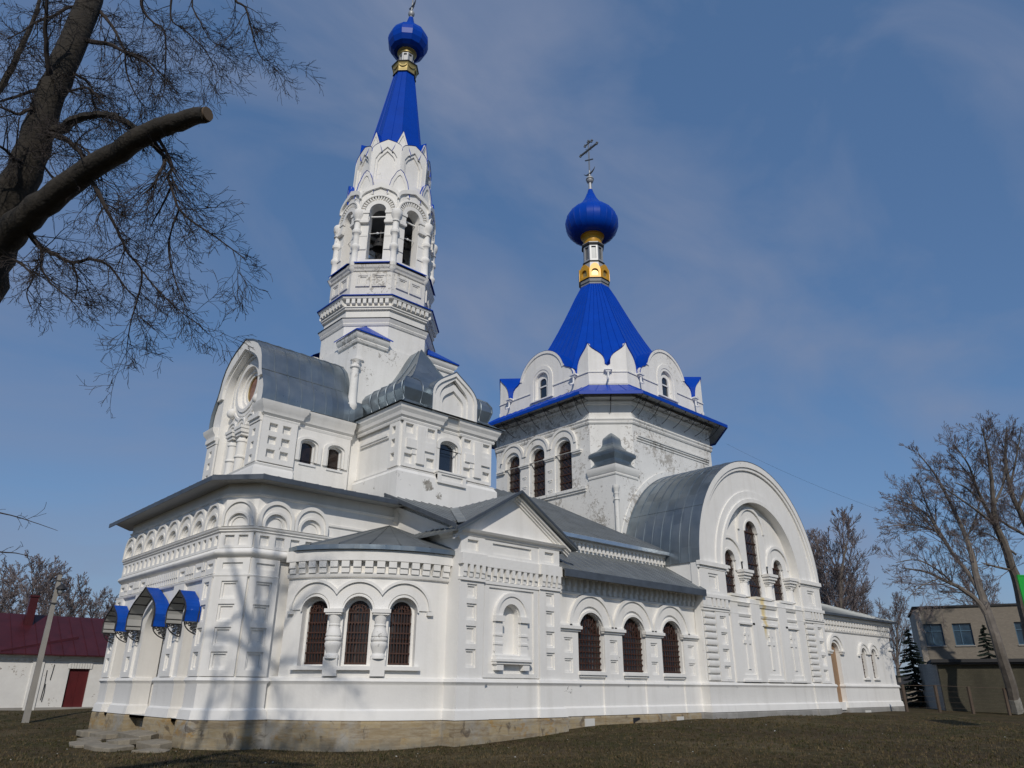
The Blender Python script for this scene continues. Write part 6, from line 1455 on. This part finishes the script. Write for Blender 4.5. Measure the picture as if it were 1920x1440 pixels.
for u0, u1, _, _ in WQ:
    g = MB('window_blue'); g.box(FQ, u0, u1, zz0, zz1, -.22, -.2); win = part('window', g, bb)
    g = MB('blue_frame')
    for a, b in ((u0, u0+.07), (u1-.07, u1), ((u0*.62+u1*.38), (u0*.62+u1*.38)+.06)): g.box(FQ, a, b, zz0, zz1, -.2, -.13)
    for a, b in ((zz0, zz0+.07), (zz1-.07, zz1), (zz0*.35+zz1*.65, zz0*.35+zz1*.65+.06)): g.box(FQ, u0+.07, u1-.07, a, b, -.2, -.14)
    part('frame', g, win)
    g = MB('concrete'); g.box(FQ, u0-.05, u1+.05, zz0-.08, zz0, 0, .08); part('sill', g, win)
sh = empty('brick_shed', (50, -4, .4), 'low mossy dark brick shed with flat tar roof behind the fence', 'shed')
A2 = at(1737, 1243, 49.5); C2 = at(1757, 1245, 48.8); f1 = Fr((A2.x-.2, A2.y+.15), (C2.x, C2.y)); f2_ = Fr((C2.x, C2.y), (C2.x+3.6, C2.y-9.0)); zr = A2.z
w = MB('dark_brick'); w.box(f2_, 0, 10, -.3, zr, -.3, 0); w.box(Fr((A2.x+4.5, A2.y+2.2), (C2.x, C2.y)), 0, f1.len+4.4, -.3, zr-.02, -.3, 0, 'pale_brick'); part('wall', w, sh)
r = MB('tarpaper'); r.box(f2_, -.35, 10.3, zr, zr+.2, -6, .5); r.box(f2_, -.3, 10.2, zr-.12, zr, -.2, .35); part('roof', r, sh)
fe = empty('wire_fence', (45, -8, .4), 'low fence of rusty posts and wires before the dark shed', 'fence')
FPX = [(1701, 1331), (1763, 1333), (1826, 1336), (1894, 1339), (1966, 1342)]; tops = []
for px, py in FPX:
    b = onground(px, py, 43.5); p = MB('fence_rust'); b = Vector((b.x, b.y, gz(b.x, b.y))); t_ = b+Vector((0, 0, 1.5)); p.box(Fr((b.x-.06, b.y+.04), (b.x+.06, b.y-.04)), 0, .15, b.z-.2, t_.z, -.1, .02); tops.append(b); part('post', p, fe)
for h_ in (.25, .55, .85, 1.15, 1.45):
    p = MB('fence_rust'); p.tube([b+Vector((0, 0, h_+.01*i)) for i, b in enumerate(tops)], .005 if h_ < 1.4 else .014, 4); part('wire', p, fe)
def spruce(label, base, h, wdt, seed):
    root = empty('spruce_tree', base, label, 'tree', 'dark spruces by the brick building'); rng = random.Random(seed); b = Vector(base)
    t = MB('bark'); t.tube([b-Vector((0, 0, .2)), b+Vector((0, 0, h))], [h*.025, .01], 7); part('trunk', t, root)
    c = MB('spruce')
    for i in range(int(h*34)):
        z = h*(.04+.95*rng.random()**1.25); r = wdt*(1-z/h)**.85*rng.uniform(.6, 1.05)+.06; a = rng.uniform(0, 6.283); d = Vector((math.cos(a), math.sin(a), 0)); sd = Vector((-d.y, d.x, 0)); n_ = 5
        for k in range(n_):
            s0, s1 = k/n_, (k+1)/n_; wd_ = .24*(1-s0*.7)*(.5+.5*r/wdt)
            p0 = b+Vector((0, 0, z-.28*r*s0+.1*r*s0*s0))+d*r*s0; p1 = b+Vector((0, 0, z-.28*r*s1+.1*r*s1*s1))+d*r*s1
            for sg in (1, -1):
                q = p1+sd*sg*wd_+Vector((0, 0, -.07+rng.uniform(-.05, .05)))+d*.06; c.add([p0, p1, q], [(0, 1, 2)]); c.add([p0, p0+Vector((0, 0, -.12)), q], [(0, 1, 2)])
    part('crown', c, root)
spruce('dark spruce standing left of the dark brick shed', onground(1728, 1330, 53), 5.6, 1.9, 4)
spruce('dark spruce between the leaning tree and the grey brick wall', onground(1878, 1330, 49.2), 5.6, 1.9, 6)
sg = empty('green_sign', onground(1925, 1340, 30), 'bright green sign board on a post cut by the right picture edge', 'sign')
a = at(1905, 1078, 30); b = at(1911, 1163, 30); f = Fr((a.x, a.y), (a.x+.85, a.y-.55)); g = MB('green_sign'); zt_, zb_ = a.z, b.z
g.box(f, 0, 1.5, zb_, zt_, 0, .06); g.box(f, .0, 1.5, zt_-.05, zt_, .06, .075)
part('board', g, sg)
g = MB('sign_mark'); g.box(f, .32, .40, zb_+.2, zt_-.02, .06, .075); g.tube([f(.42, .068, zb_+.9), f(.6, .068, zb_+1.2), f(.8, .068, zb_+1.0)], .02, 4); part('lettering_edge', g, sg)
g = MB('fence_rust'); g.tube([f(.9, -.06, gz(f(.9, 0, 0)[0], f(.9, 0, 0)[1])-.3), f(.9, -.06, zt_)], .05, 8); part('post', g, sg)
fh = empty('far_house', onground(1692, 1290, 84), 'tiny distant pale house seen past the end of the church', 'house')
a = Vector(fh.location); f = Fr((a.x-3, a.y+3), (a.x+3, a.y-3)); w = MB('grey_brick'); w.box(f, 3.0, 6, 0, 1.9, -4, 0); w.box(f, 3.6, 4.6, .7, 1.5, 0, .03, 'tarpaper'); part('wall', w, fh)
r = MB('concrete'); r.add([f(2.7, .4, 1.9), f(6.3, .4, 1.9), f(6.3, -2, 3.2), f(2.7, -2, 3.2), f(6.3, -4.4, 1.9), f(2.7, -4.4, 1.9)], [(0, 1, 2, 3), (3, 2, 4, 5)], 'tarpaper'); r.box(f, 2.7, 6.3, 1.8, 1.95, .3, .42); part('roof', r, fh)
# power lines
for k, (p0, p1, sag, lb) in enumerate(((at(1362, 832, 62), at(1990, 1060, 40), .8, 'thin power line running down from the drum to the right edge'), (at(80, 1082, 39), at(-60, 1075, 30), .3, 'thin power line from the lamp pole out of the picture'))):
    c = MB('iron'); c.tube([p0.lerp(p1, t/16)+Vector((0, 0, -sag*4*(t/16)*(1-t/16))) for t in range(17)], .006, 4); tag(obj('power_line', c), lb, 'power line')
